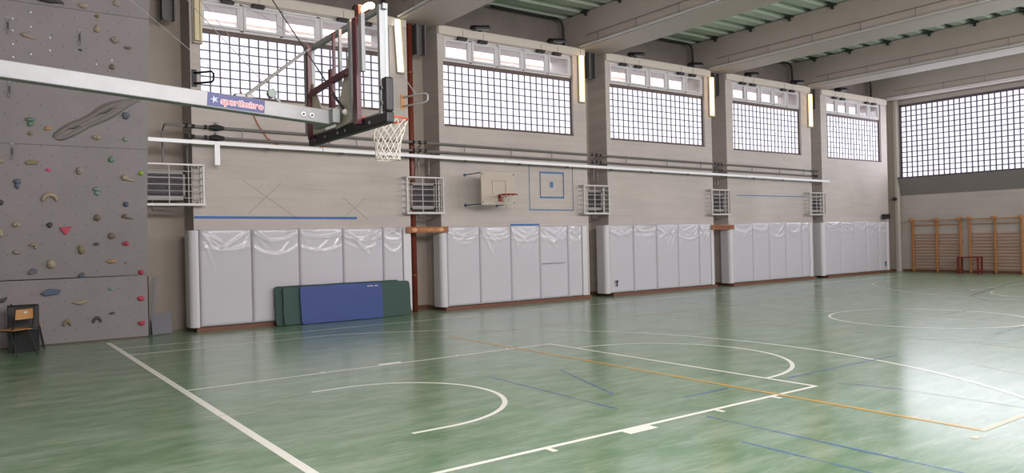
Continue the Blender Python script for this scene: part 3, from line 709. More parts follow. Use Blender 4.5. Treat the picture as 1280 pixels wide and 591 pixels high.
# pulley and tension cable on the arm
q = Vector((.39, .1, 3.32)); MB().tube([q+Vector((0, -.03, 0)), q+Vector((0, .03, 0))], .045, 12).bar(q, q+Vector((.12, 0, -.12)), .02).build('pulley', mat('pulley_green', '#6f7b74', .5, .4), H)
m = MB(); m.tube([(.3, -.02, 4.35), (.72, -.02, 3.76), (1.12, -.06, 3.17)], .006, 6); m.tube([(.98, -.05, 3.35), (1.12, -.06, 3.17)], .016, 8); m.build('turnbuckle_cable', DKMET, H)
MB().blob(Matrix.Translation((1.1, -.1, 3.16)) @ Matrix.Diagonal((.035, .035, .035, 1))).build('cable_end', WHITE, H)
MB().bar((XL, .12, armz(XL)-.35), (XL, .12, armz(XL)+.35), .3, .12).build('wall_plate', STEEL, H)
recentre(H, (XL, .12, 3.4))
# suspension cables
def wire(pts, r, label):
    o = MB().tube(pts, r, 5).build('suspension_cable', DKMET if r > .004 else STEEL); recentre(o, pts[-1]); return tag(o, label, 'cable', 'cables holding the basketball goal')
wire([(-2.4, .05, 8.3), (-.8, .05, 3.97), (.05, .08, 3.31)] if False else [(-3.35, .05, 5.95), (-.8, .05, 3.97), (.05, .08, 3.31)], .003, 'thin steel cable crossing the climbing wall down to the goal arm')
wire([(-3.0, .1, 7.2), (-.39, .1, 4.13), (.36, .1, 3.37)], .004, 'steel cable running down to the green pulley, upper one')
wire([(-2.9, .06, 7.3), (-.28, .06, 4.13), (.40, .06, 3.36)], .003, 'thin steel cable running beside the pulley cable')
wire([(-2.6, .3, 7.0), (.0, .3, 4.3), (.45, .5, 4.22), (1.12, .93, 4.08)], .004, 'dark cable with beads reaching the top far corner of the backboard')
wire([(-2.6, -.02, 8.0), (.3, -.02, 4.35)], .005, 'dark thick cable ending in the turnbuckle behind the backboard')
# warm lamp on top of the backboard (24 second light)
t = tag(empty('board_lamp'), 'small glowing warm lamp mounted on top of the big backboard', 'lamp')
MB().box(xb-.04, xb+.06, -.40, -.30, zb1+.0, zb1+.13).build('housing', mat('lamp_brown', '#5c2a1c', .5), t, bevel=.01)
MB().blob(Matrix.Translation((xb+.02, -.50, zb1+.075)) @ Matrix.Diagonal((.05, .13, .045, 1))).build('bulb', emat('warm_bulb', '#ffb48a', 14), t, smooth=True)
MB().box(xb-.02, xb+.04, -.62, -.34, zb1+.0, zb1+.03).build('socket', MATS['lamp_brown'], t)
recentre(t, (xb, -.4, zb1))

# ------------------------------------------------------------------ vertical tube lamps, loops, channels
LAMPW = emat('tube_warm', '#ffcf8c', 4.5); LAMPC = emat('tube_cool', '#ffffea', 3.0)
OPAL = mat('opal_cover', '#cdbf9c', .4)
for (x, z0, z1, dx, on, lab) in ((1.87, 6.05, 7.25, 0, 0, 'unlit cream tube lamp at the left edge of the first bay'), (6.62, 5.93, 7.23, -.07, 2, 'bright white tube lamp hanging beside the red downpipe'), (12.50, 5.71, 7.07, 0, 1, 'lit tube lamp between the hoop bay and the middle bay'), (18.26, 5.74, 7.04, 0, 1, 'lit tube lamp between the middle and fourth bays'), (23.95, 5.76, 7.0, 0, 1, 'lit tube lamp nearest the end wall')):
    t = tag(empty('tube_lamp'), lab, 'lamp', 'upright tube lamps')
    yy = YW-.08; Mx = Matrix.Translation((x, yy, z0)) @ Matrix.Shear('XY', 4, (dx/(z1-z0), 0)) if dx else Matrix.Translation((x, yy, z0))
    h = z1-z0
    MB().box(-.09, .09, .02, .075, 0, h, Mx).build('batten', CREAM, t, bevel=.008)
    MB().box(.045, .085, -.05, .02, .01, h-.01, Mx).build('reflector', OPAL, t)
    MB().box(-.07, .035, -.06, .02, .02, h-.02, Mx).build('tube_cover', {0: OPAL, 1: LAMPW, 2: LAMPC}[on], t, bevel=.015)
    MB().box(-.09, .09, -.065, .075, -.03, .0, Mx).build('end_cap', CREAM, t, bevel=.006)
    MB().bar((x+dx, yy+.03, z1), (x+dx, yy+.03, z1+.15), .015).build('hanger', PIPE, t)
    recentre(t, (x, YW, z0))
for (x, z, m, lab) in ((1.80, 5.30, DKMET, 'dark bent tube bracket at the left edge of the first window'), (6.68, 5.22, ALU_W, 'silver bent tube bracket on the wall below the white tube lamp')):
    t = tag(empty('tube_bracket'), lab, 'bracket')
    dv = Vector((.22, -.85, 0)) if m is ALU_W else Vector((.30, -.35, 0))
    q = Vector((x, YW-.02, z)); hh = .11
    pts = [q+Vector((0, 0, hh)), q+dv*.9+Vector((0, 0, hh)), q+dv+Vector((0, 0, hh*.6)), q+dv+Vector((0, 0, -hh*.6)), q+dv*.9+Vector((0, 0, -hh)), q+Vector((0, 0, -hh))]
    MB().tube(pts, .022, 8).build('loop', m, t, smooth=True)
    MB().box(x-.05, x+.05, YW-.02, YW, z-.18, z+.18).build('wall_plate', WOODC if m is ALU_W else DKMET, t)
    if m is ALU_W: MB().tube([(x-.03, YW-.06, 5.9), (x+.17, YW-.4, 5.35)], .012, 6).build('stay', ALU_W, t)
    recentre(t, (x, YW, z))
for i, (x, lab) in enumerate(((1.35, 'first recess beside the climbing wall'), (7.28, 'recess with the red downpipe'), (13.05, 'recess right of the small hoop'), (18.72, 'recess right of the middle bay'), (24.38, 'last recess'))):
    t = MB().box(x-.13, x-.10, 9.25, 9.5, 6.5, 7.25).box(x+.10, x+.13, 9.25, 9.5, 6.5, 7.25).box(x-.13, x+.13, 9.4, 9.43, 6.5, 7.25).build('steel_channel', mat('channel_grey', '#5d5a5c', .6, .2))
    recentre(t, (x, 9.4, 7.25)); tag(t, 'dark grey steel channel hanging under the beam in the '+lab, 'channel', 'steel channels under the beams')

# ------------------------------------------------------------------ floodlights and window openers
LENS = mat('flood_lens', '#c9ccd2', .2)
BN = ['first bay', 'hoop bay', 'middle bay', 'fourth bay', 'farthest bay']
FX = [(3.1, 5.62), (8.92, 11.50), (14.65, 17.35), (20.3, 23.0), (25.9, 28.5)]
for i, (a, c) in enumerate(FX):
    for k, x in enumerate((a, c)):
        if i == 4 and k == 1: continue
        t = tag(empty('floodlight'), 'black floodlight on the ledge above the %s window, %s one' % (BN[i], 'left' if k == 0 else 'right'), 'floodlight', 'black floodlights above the windows')
        Mx = Matrix.Translation((x, 9.02, 7.33)) @ Matrix.Rotation(R(14), 4, 'X') @ Matrix.Rotation(R(-8), 4, 'Y')
        MB().box(-.24, .24, -.16, .16, -.035, .035, Mx).build('housing', DKMET, t, bevel=.02)
        m = MB()
        for q in range(9): m.box(-.2+.05*q, -.19+.05*q, -.12, .14, .035, .07, Mx)
        m.build('cooling_fins', DKMET, t)
        MB().box(-.15, .19, -.12, .12, -.042, -.034, Mx).build('lens', LENS, t)
        MB().bar((x-.1, 9.1, 7.29), (x-.1, 9.26, 7.31), .03).bar((x+.1, 9.1, 7.29), (x+.1, 9.26, 7.31), .03).bar((x-.12, 9.24, 7.31), (x+.12, 9.24, 7.31), .03).build('yoke', DKMET, t)
        recentre(t, (x, 9.1, 7.29))
    w0, w1 = WINX[i]; pw = (w1-w0)/5
    for k in (0, 1, 3, 4):
        x = w0+pw*(k+.5)+(.12 if k in (0, 3) else -.15 if k == 4 else -.1)
        t = tag(empty('window_opener'), 'black motor box over the %s upper pane of the %s window' % (ORD[k], BN[i]), 'window opener', 'window opener motors')
        MB().box(x-.14, x+.14, YW-.09, YW+.02, 6.97, 7.05).build('motor_box', BLACK, t, bevel=.02, seg=3)
        MB().bar((x+.02, YW-.05, 7.05), (x+.02, YW-.055, 7.22), .006).build('cable', DKMET, t)
        recentre(t, (x, YW, 7.0))
# black conduits falling from the deck to the right floodlights
for i, x in enumerate((6.5, 12.35, 18.05, 23.75, 29.45)):
    r_ = BX[i+1][0] if i < 5 else x; x = r_-.12; y = 9.75
    t = MB().tube([(x-2.6, y, ZR-.08), (x-.25, y, ZR-.08), (x-.08, y, ZR-.14), (x, y, ZR-.3), (x, y, 7.32)], .035, 10).build('black_conduit', BLACK, smooth=True)
    recentre(t, (x, y, 7.3)); tag(t, 'black bent conduit dropping from the roof at the right end of the '+BN[i], 'conduit', 'black conduits from the roof')

# small orange cable and lens
t = MB().tube([(2.75, 9.17, 5.1), (2.95, 9.17, 4.75), (3.1, 9.17, 4.42), (3.3, 9.17, 4.13), (3.6, 9.17, 3.95), (4.0, 9.17, 3.89), (4.4, 9.17, 3.93), (4.7, 9.17, 4.05), (4.9, 9.17, 4.3), (5.0, 9.17, 4.6)], .012, 6).build('orange_cable', mat('orange_cable', '#a8622f', .5)); tag(t, 'orange cable drooping on the wall behind the goal arm', 'cable'); recentre(t, (2.85, 9.17, 4.9))
# security camera at far end
t = tag(empty('security_camera'), 'small black camera on the wall top above the last pad', 'camera'); MB().box(28.9, 29.35, 8.98, 9.12, 2.24, 2.44).build('camera_body', BLACK, t, bevel=.03); MB().tube([(29.1, 9.1, 2.3), (29.1, 9.2, 2.3)], .03).build('mount', WHITE, t); recentre(t, (29.1, 9.2, 2.3))
t = tag(empty('security_camera'), 'tiny dark camera on the pale strip of the corner pilaster', 'camera'); MB().blob(Matrix.Translation((XE-.42, 9.06, 3.08)) @ Matrix.Diagonal((.09, .09, .08, 1))).build('camera_dome', BLACK, t, smooth=True); MB().bar((XE-.42, 9.06, 3.08), (XE-.3, 9.06, 3.08), .03).build('mount', DKMET, t); recentre(t, (XE-.3, 9.06, 3.08))

# ------------------------------------------------------------------ wall bars and bench on the end wall
def wall_bars(ys, label):
    t = tag(empty('wall_bars'), label, 'wall bars', 'wooden wall bars'); X = XE-.03
    for y in ys:
        MB().box(X-.10, X-.01, y-.035, y+.035, .02, 2.2).build('upright', WOODL, t, bevel=.008)
        MB().box(X-.28, X-.01, y-.05, y+.05, 2.1, 2.22).build('head_block', WOODL, t, bevel=.008)
        MB().box(X-.01, XE, y-.03, y+.03, 1.2, 1.3).box(X-.01, XE, y-.03, y+.03, .3, .4).build('wall_fixing', DKMET, t)
    for k in range(14):
        z = (.17+.125*k) if k < 12 else (1.94 if k == 12 else 2.13); xo = .16 if k == 13 else 0
        for a, c in zip(ys[:-1], ys[1:]): MB().box(X-.075-xo, X-.045-xo, min(a, c)+.03, max(a, c)-.03, z-.018, z+.018).build('rung', WOODL, t, bevel=.01)
    recentre(t, (X, ys[1], 0))
wall_bars((8.50, 7.54, 6.62), 'varnished wooden wall bars on the end wall, left set nearer the corner')
wall_bars((6.27, 5.36, 4.44), 'varnished wooden wall bars on the end wall, right set behind the red bench')
t = tag(empty('bench'), 'small dark red wooden bench standing in front of the wall bars', 'bench')
bx0, bx1, by0, by1 = 29.35, 29.75, 5.62, 6.42
MB().box(bx0, bx1, by0, by1, .62, .66).build('seat', REDBR, t, bevel=.01)
for x in (bx0+.03, bx1-.03):
    for y in (by0+.04, by1-.04): MB().box(x-.025, x+.025, y-.03, y+.03, 0, .62).build('leg', REDBR, t)
MB().box(bx0+.05, bx1-.05, by1-.06, by1-.02, .12, .17).box(bx0+.05, bx1-.05, by0+.02, by0+.06, .12, .17).build('stretcher', REDBR, t)
recentre(t, (29.55, 6.02, 0))

# ------------------------------------------------------------------ climbing wall
def cw_mat():
    m = bpy.data.materials.new('climbing_panel'); m.use_nodes = True; nt = m.node_tree; N = nt.nodes; L = nt.links; b = N['Principled BSDF']; b.inputs['Roughness'].default_value = .8
    b.inputs['Specular IOR Level'].default_value = .25
    tc = N.new('ShaderNodeTexCoord'); sp = N.new('ShaderNodeSeparateXYZ'); L.new(tc.outputs['Object'], sp.inputs[0])
    def M(op, a, b_=None):
        n = N.new('ShaderNodeMath'); n.operation = op
        for k, v in enumerate((a, b_)):
            if v is None: continue
            if isinstance(v, (int, float)): n.inputs[k].default_value = v
            else: L.new(v, n.inputs[k])
        return n.outputs[0]
    def dots(ox, oz):
        fx = M('SUBTRACT', M('FRACT', M('DIVIDE', M('ADD', sp.outputs[0], ox), .36)), .5); fz = M('SUBTRACT', M('FRACT', M('DIVIDE', M('ADD', sp.outputs[2], oz), .36)), .5)
        return M('LESS_THAN', M('ADD', M('MULTIPLY', fx, fx), M('MULTIPLY', fz, fz)), .0007)
    dd = M('MAXIMUM', dots(10, 10), dots(10.18, 10.18))
    nz = N.new('ShaderNodeTexNoise'); nz.inputs['Scale'].default_value = 1.6; nz.inputs['Detail'].default_value = 7; L.new(tc.outputs['Object'], nz.inputs['Vector'])
    rp = N.new('ShaderNodeMapRange'); rp.inputs[3].default_value = .88; rp.inputs[4].default_value = 1.12; L.new(nz.outputs['Fac'], rp.inputs[0])
    hs = N.new('ShaderNodeHueSaturation'); hs.inputs['Color'].default_value = lin('#898385'); L.new(rp.outputs[0], hs.inputs['Value'])
    mx = N.new('ShaderNodeMixRGB'); L.new(dd, mx.inputs[0]); L.new(hs.outputs[0], mx.inputs[1]); mx.inputs[2].default_value = lin('#5a565a'); L.new(mx.outputs[0], b.inputs['Base Color'])
    bp = N.new('ShaderNodeBump'); bp.inputs['Strength'].default_value = .3; bp.inputs['Distance'].default_value = .005
    n2 = N.new('ShaderNodeTexNoise'); n2.inputs['Scale'].default_value = 70; L.new(tc.outputs['Object'], n2.inputs['Vector']); L.new(n2.outputs['Fac'], bp.inputs['Height']); L.new(bp.outputs[0], b.inputs['Normal'])
    return m
CWM = cw_mat()
K = 9.05+.155*1.25
def cwy(z): return K-.155*z if z >= 1.235 else 9.0
cw = tag(empty('climbing_wall'), 'tall grey climbing wall leaning out over the floor at the left', 'climbing wall')
XR = .785
def panel(z0, z1, name, xr=XR, dy=0, top_dy=None):
    t = .03; m = MB()
    ya = (9.0 if z1 <= 1.24 else K-.155*z0)+dy; yb_ = (9.0 if z1 <= 1.24 else K-.155*z1)+dy if top_dy is None else top_dy
    m.prism([(ya, z0), (ya+t, z0), (yb_+t, z1), (yb_, z1)], xr-XL, ((XL, 0, 0), (0, 1, 0), (0, 0, 1), (1, 0, 0)))
    return m.build(name, CWM, cw, bevel=.002)
panel(.02, 1.225, 'lower_panel'); panel(1.24, 3.695, 'middle_panel'); panel(3.70, 6.155, 'upper_panel')
m = MB(); m.prism([(K-.155*6.16, 6.16), (K-.155*6.16+.03, 6.16), (7.55+.03, 8.2), (7.55, 8.2)], XR-XL, ((XL, 0, 0), (0, 1, 0), (0, 0, 1), (1, 0, 0))); m.build('top_panel', CWM, cw, bevel=.002)
MB().box(XL, XR, 9.03, 9.12, 0, .06).box(XR-.1, XR, 9.04, 9.9, 1.1, 1.2).box(XL, XR-.1, 9.04, 9.12, 1.14, 1.2).build('timber_frame', mat('plywood_edge', '#6e5546', .7), cw)
MB().box(XR-.12, XR-.04, 8.75, 9.95, 3.4, 3.48).box(XR-.12, XR-.04, 8.5, 9.95, 5.9, 5.98).build('steel_strut', DKMET, cw)
MB().box(.81, .815, 9.05, 9.5, 0.0, 1.2).build('side_return', GREYB, cw)
recentre(cw, (-1.3, 9.0, 0))
t = MB().prism([(0, 0), (.11, 1.0), (.14, 1.17), (.06, 1.17), (-.03, 0)], .02, ((.9, 9.32, 0), (1, 0, 0), (0, 0, 1), (0, 1, 0))).build('leaning_board', GREYB); tag(t, 'narrow grey offcut board standing behind the edge of the climbing wall', 'board'); recentre(t, (.9, 9.33, 0))
mb = MB(); Mx = Matrix.Translation((.90, 9.12, 0)) @ Matrix.Rotation(R(-12), 4, 'X') @ Matrix.Rotation(R(-1.5), 4, 'Y')
t = mb.box(-.02, .36, 0, .02, .012, .44, Mx).build('leaning_board', mat('square_grey', '#6f6e74', .75), bevel=.003); tag(t, 'small square grey board leaning in the first recess on the floor', 'board'); recentre(t, (1.08, 9.12, 0))

# holds: (x, z, w, h, depth, shape, colour, label)
_HC0 = {'tan': '#a88f72', 'grey': '#96897c', 'dark': '#4b494d', 'green': '#5f8f74', 'lime': '#8fb04c', 'blue': '#48597c', 'red': '#c2405a', 'pink': '#c94f74', 'pale': '#a89678', 'olive': '#8a7a4c', 'brown': '#7a6457', 'orange': '#b0885a', 'slate': '#5d6676', 'mint': '#7d9d8c'}
def mute(h, f=.25):
    v = [int(h[i:i+2], 16) for i in (1, 3, 5)]; g = sum(v)/3; return '#'+''.join('%02x' % int(a*(1-f)+g*f) for a in v)
HC_ = {k: mute(v, .12 if k in ('red', 'pink', 'lime') else .35) for k, v in _HC0.items()}
def hold(x, z, w_, h_, dp, kind, col, label):
    y = cwy(z); nrm = Vector((0, -1, -.155)).normalized() if z >= 1.235 else Vector((0, -1, 0))
    vz = Vector((0, -.155, 1)).normalized() if z >= 1.235 else Vector((0, 0, 1))
    F = Matrix((Vector((1, 0, 0)), vz, nrm)).transposed().to_4x4(); T = Matrix.Translation((x, y, z)) @ F
    rnd = random.Random(int(x*1000)*7+int(z*100)); m = mat('hold_'+col, HC_[col], .75, noise=.1, nscale=20, bump=.3, bscale=90)
    ph = [rnd.uniform(0, 6) for _ in range(4)]
    def fn(p):
        k = 1+.13*math.sin(3*p.x+ph[0])+.10*math.sin(4*p.y+ph[1])+.06*math.sin(7*p.x+5*p.y+ph[2])
        return Vector((p.x*k, p.y*k, max(p.z, -.02)*(1+.1*math.sin(5*p.x+ph[3]))))
    mb = MB(); rot = Matrix.Rotation(rnd.uniform(-.25, .25), 4, 'Z')
    if kind == 'blob': mb.blob(T @ rot @ Matrix.Diagonal((w_/2, h_/2, dp, 1)), 14, 9, fn)
    elif kind == 'arch':
        pts = [T @ Vector((w_*.42*math.cos(a), -h_*.35+h_*.75*math.sin(a), dp*.3)) for a in [PI*i/12 for i in range(13)]]
        mb.tube(pts, [h_*(.16+.1*math.sin(PI*i/12)) for i in range(13)], 8)
    elif kind == 'crescent':
        pts = [T @ Vector((-w_*.5+w_*i/10, -h_*.35*math.sin(PI*i/10)+h_*.35*(i/10), dp*.3)) for i in range(11)]
        mb.tube(pts, [max(.006, h_*.32*math.sin(PI*(i+.6)/11.4)) for i in range(11)], 8)
    elif kind == 'mush':
        mb.blob(T @ Matrix.Translation((0, h_*.28, 0)) @ Matrix.Diagonal((w_/2, h_*.24, dp, 1)), 14, 8, fn); mb.blob(T @ Matrix.Translation((0, -h_*.18, 0)) @ Matrix.Diagonal((w_*.3, h_*.32, dp*.8, 1)), 12, 8, fn)
    elif kind == 'comma':
        mb.blob(T @ Matrix.Translation((-w_*.25, h_*.1, 0)) @ Matrix.Diagonal((w_*.26, h_*.38, dp, 1)), 12, 8, fn)
        pts = [T @ Vector((-w_*.2+w_*.7*i/6, h_*.05-h_*.42*(i/6)**.7, dp*.25)) for i in range(7)]; mb.tube(pts, [h_*.26*(1-i/7.5) for i in range(7)], 8)
    elif kind == 'tri': mb.prism([(-w_/2, h_*.4), (w_/2, h_*.5), (0, -h_*.5)], dp, (T @ Vector((0, 0, 0)), T.to_3x3() @ Vector((1, 0, 0)), T.to_3x3() @ Vector((0, 1, 0)), T.to_3x3() @ Vector((0, 0, 1))))
    elif kind == 'tee':
        mb.blob(T @ Matrix.Translation((-w_*.08, h_*.2, 0)) @ Matrix.Rotation(.2, 4, 'Z') @ Matrix.Diagonal((w_*.5, h_*.2, dp, 1)), 12, 8, fn); mb.blob(T @ Matrix.Translation((w_*.15, -h_*.15, 0)) @ Matrix.Diagonal((w_*.17, h_*.35, dp, 1)), 12, 8, fn)
    elif kind == 'wedge':
        mb.prism([(-w_/2, -h_*.1), (-w_*.1, h_*.5), (w_/2, h_*.25), (w_*.4, -h_*.3), (-w_*.3, -h_*.5)], dp, (T @ Vector((0, 0, 0)), T.to_3x3() @ Vector((1, 0, 0)), T.to_3x3() @ Vector((0, 1, 0)), T.to_3x3() @ Vector((0, 0, 1))))
    o = mb.build('climbing_hold', m, smooth=kind not in ('tri', 'wedge'), bevel=.008 if kind in ('tri', 'wedge') else 0)
    bt = MB(); q = T @ Vector((0, 0, dp*.9)); q2 = T @ Vector((0, 0, dp*1.03))
    if kind == 'blob' and w_ > .12: bt.tube([q, q2], .012, 8); bt.build('bolt', DKMET, o)
    else: bt.bm.free()
    recentre(o, (x, y, z)); tag(o, label, 'climbing hold', 'climbing holds on the grey wall'); return o
HS = [
 (-.9, 6.28, .62, .16, .16, 'blob', 'dark', 'big dark volume at the top edge of the picture on the climbing wall'),
 (-1.55, 6.33, .3, .12, .1, 'blob', 'dark', 'dark hold cut off at the very top left of the climbing wall'),
 (-.33, 6.24, .20, .09, .07, 'blob', 'tan', 'tan oblong hold just above the top panel seam'),
 (.22, 6.37, .16, .15, .09, 'blob', 'grey', 'pale grey round hold at the top of the wall near its right edge'),
 (-.1, 6.09, .09, .07, .05, 'blob', 'olive', 'small olive hold just under the top panel seam'),
 (-.09, 5.86, .13, .14, .07, 'blob', 'tan', 'tan rounded hold below the small olive one near the top'),
 (.19, 5.70, .15, .13, .09, 'blob', 'grey', 'grey round knob casting a shadow, upper right of the wall'),
 (.42, 5.58, .13, .07, .04, 'blob', 'brown', 'flat brownish hold right of the grey round knob'),
 (-.37, 5.45, .06, .05, .04, 'blob', 'dark', 'tiny dark hold hanging under the quickdraw near the top'),
 (-1.17, 5.59, .24, .10, .07, 'comma', 'tan', 'tan double-bump hold at upper left above the silver arm'),
 (.15, 5.2, .10, .10, .06, 'blob', 'brown', 'small brown knob just above the silver arm'),
 (-1.16, 4.09, .16, .17, .08, 'mush', 'green', 'green mushroom hold at left below the silver arm'),
 (-.89, 4.0, .12, .09, .05, 'blob', 'orange', 'small tan-orange hold right of the green mushroom hold'),
 (-1.16, 3.89, .08, .07, .04, 'blob', 'olive', 'tiny olive hold under the green mushroom hold'),
 (.39, 4.32, .16, .13, .08, 'blob', 'slate', 'purple-grey round hold under the right end of the long grey feature'),
 (-.11, 3.88, .17, .09, .06, 'blob', 'tan', 'tan oval hold below the long grey feature'),
 (.39, 3.87, .10, .08, .06, 'blob', 'mint', 'small grey-green block hold right below the long feature'),
 (.14, 3.48, .12, .11, .07, 'blob', 'green', 'green knob with a bolt just below the middle seam'),
 (.66, 3.24, .10, .10, .06, 'blob', 'lime', 'bright lime round hold near the right edge'),
 (-.39, 3.25, .14, .13, .08, 'blob', 'grey', 'grey rounded hold in the middle beside a bolt ring mark'),
 (.44, 3.13, .26, .14, .08, 'comma', 'pale', 'pale comma-shaped hold with a grey tail below the lime hold'),
 (-.1, 2.87, .14, .16, .08, 'mush', 'mint', 'pale green mushroom hold in the middle of the wall'),
 (.4, 2.63, .12, .09, .06, 'blob', 'blue', 'small blue hold in the right half of the wall'),
 (-.1, 2.37, .14, .12, .07, 'blob', 'brown', 'brown lump hold left of the bone-shaped hold'),
 (.43, 2.39, .20, .11, .07, 'comma', 'brown', 'brown bone-shaped hold with an upturned end'),
 (-1.17, 3.37, .10, .05, .04, 'blob', 'brown', 'thin brown hold at the foot of the lowest left quickdraw'),
 (-.89, 3.25, .09, .07, .04, 'blob', 'pink', 'bright pink small round hold in the left half'),
 (-1.14, 3.38, .22, .09, .05, 'wedge', 'olive', 'olive leaf-shaped hold left of the pink one'),
 (-1.38, 2.98, .14, .17, .07, 'mush', 'slate', 'grey-blue double hold at the left'),
 (-1.61, 3.38, .08, .08, .05, 'blob', 'tan', 'tan knob cut by the left picture edge, upper one'),
 (-1.62, 2.65, .09, .11, .06, 'blob', 'dark', 'dark knob cut by the left picture edge'),
 (-.87, 2.74, .27, .16, .09, 'arch', 'tan', 'tan arch-shaped hold, the big curved one'),
 (-1.39, 2.25, .14, .10, .07, 'blob', 'pale', 'pale oval hold left of the red triangle'),
 (-.88, 2.24, .11, .10, .07, 'blob', 'dark', 'dark round hold just left of the red triangle'),
 (-.62, 2.13, .20, .16, .05, 'tri', 'red', 'flat red triangle hold pointing down'),
 (-1.63, 2.1, .09, .15, .06, 'blob', 'pale', 'pale tall hold cut by the left picture edge below the dark knob'),
 (-1.13, 1.86, .16, .13, .06, 'tee', 'tan', 'tan T-shaped hold in the lower left'),
 (-1.39, 1.75, .12, .09, .06, 'blob', 'grey', 'grey knob left of the tan T-shaped hold'),
 (-.86, 1.51, .18, .15, .08, 'blob', 'pale', 'cream disc hold with a hole in the lower left'),
 (-1.15, 1.39, .14, .11, .06, 'wedge', 'slate', 'blue-grey angular hold just above the lower seam'),
 (.15, 2.02, .11, .16, .07, 'blob', 'brown', 'brown upright oval hold right of the middle'),
 (.4, 1.87, .13, .09, .07, 'blob', 'red', 'red hold beside the brown upright oval'),
 (-.11, 1.87, .10, .06, .04, 'wedge', 'dark', 'tiny dark wedge hold between the oval holds'),
 (-.36, 1.77, .12, .16, .07, 'blob', 'olive', 'olive-tan upright hold in the middle lower part'),
 (.15, 1.53, .17, .10, .06, 'blob', 'orange', 'golden oblong hold above the lower seam'),
 (.4, 1.50, .03, .07, .03, 'blob', 'mint', 'tiny green peg hold above the lower seam'),
 (-.36, 1.27, .14, .10, .07, 'blob', 'slate', 'dark green-grey hold sitting on the lower seam'),
 (.68, 1.29, .13, .10, .07, 'blob', 'red', 'red hold at the right end just above the lower seam'),
 (-.87, .99, .32, .13, .07, 'wedge', 'blue', 'long blue-grey slanted hold on the lowest panel'),
 (-1.63, .9, .15, .12, .06, 'crescent', 'dark', 'dark curved hold at the left on the lowest panel'),
 (-.39, .78, .28, .12, .06, 'crescent', 'tan', 'tan banana-shaped hold on the lowest panel'),
 (.14, .99, .10, .07, .05, 'blob', 'mint', 'small pale green hold on the lowest panel'),
 (.14, .52, .11, .05, .04, 'wedge', 'dark', 'small dark wedge on the lowest panel'),
 (-.12, .4, .15, .12, .06, 'arch', 'dark', 'dark ring-shaped hold in the middle of the lowest panel'),
 (-.62, .38, .13, .12, .06, 'arch', 'olive', 'dark olive ring-shaped hold near the chair'),
 (.66, .77, .12, .12, .07, 'blob', 'red', 'red hold at the right edge of the lowest panel, upper one'),
 (.66, .28, .13, .10, .07, 'blob', 'red', 'red hold at the right edge of the lowest panel, near the floor'),
]
for h_ in HS: hold(*h_)
# long wavy feature
mb = MB()
pts2 = [(-.80, 3.84, .055), (-.72, 3.86, .10), (-.57, 3.97, .125), (-.42, 4.06, .12), (-.28, 4.14, .10), (-.12, 4.24, .12), (.05, 4.36, .15), (.2, 4.45, .13), (.34, 4.53, .09), (.5, 4.60, .06), (.68, 4.66, .02)]
nrm = Vector((0, -1, -.155)).normalized()
nS = 16; rows = []
for (x, z, r_) in pts2:
    c = Vector((x, cwy(z), z)); ring = []
    tdir = Vector((.82, 0, .57)); sd = Vector((-.57, -.155*.82, .82)).normalized()
    for j in range(nS+1):
        a = PI*j/nS; prof = .8+.55*math.exp(-((a-.95)/.22)**2)+.5*math.exp(-((a-2.25)/.22)**2)-.35*math.exp(-((a-1.6)/.22)**2)
        ring.append(mb.bm.verts.new(c+sd*math.cos(a)*r_*1.05+nrm*(math.sin(a)*r_*.75*prof+.0)))
    rows.append(ring)
for a, c in zip(rows[:-1], rows[1:]):
    for j in range(nS): mb.bm.faces.new([a[j], a[j+1], c[j+1], c[j]])
mb.bm.faces.new(rows[0]); mb.bm.faces.new(rows[-1][::-1])
o = mb.build('climbing_feature', mat('grey_stone', '#807978', .75, noise=.12, nscale=5, bump=.3, bscale=40), smooth=True)
ss = o.modifiers.new('s', 'SUBSURF'); ss.levels = 1; ss.render_levels = 2
for (xa, za, xc, zc, ww) in ((-.58, 3.985, -.36, 4.065, .014), (-.10, 4.27, .22, 4.45, .018)):
    n_ = 8; m = MB()
    for k in range(n_):
        p0 = Vector((interp(xa, xc, k/n_), 0, interp(za, zc, k/n_)+.012*math.sin(k*1.3))); p1 = Vector((interp(xa, xc, (k+1)/n_), 0, interp(za, zc, (k+1)/n_)+.012*math.sin((k+1)*1.3)))
        p0.y = cwy(p0.z)-.08; p1.y = cwy(p1.z)-.08; m.bar(p0, p1, .03, ww*math.sin(PI*(k+.6)/(n_+.2)))
    m.build('groove', mat('groove_dark', '#3f3b3a', .9), o)
recentre(o, (0, 8.6, 4.3)); tag(o, 'long wavy grey stone-like feature across the climbing wall under the arm', 'climbing feature')
# quickdraws and bolts
for x, z, lab in ((-1.48, 5.72, 'dark quickdraw at upper left of the climbing wall above the silver arm'), (-1.47, 4.63, 'quickdraw at the left just below the silver arm'), (-1.44, 3.55, 'silver-ended quickdraw at the left by the middle seam'), (-.38, 5.66, 'quickdraw near the middle of the upper climbing panel')):
    t = tag(empty('quickdraw'), lab, 'quickdraw', 'quickdraws on the climbing wall'); y = cwy(z)
    yy = y-.03
    MB().box(x-.012, x+.012, yy-.008, yy+.005, z-.06, z+.06).build('sling', BLACK, t)
    for s_ in (1, -1):
        zc = z+s_*.095; MB().tube([(x+.02*math.cos(a*PI/6), yy, zc+.045*math.sin(a*PI/6)) for a in range(12)], .006, 6, closed=True).build('carabiner', STEEL, t)
    MB().box(x-.02, x+.02, yy+.0, cwy(z+.14)+.004, z+.12, z+.16).build('hanger_plate', STEEL, t); recentre(t, (x, y, z))
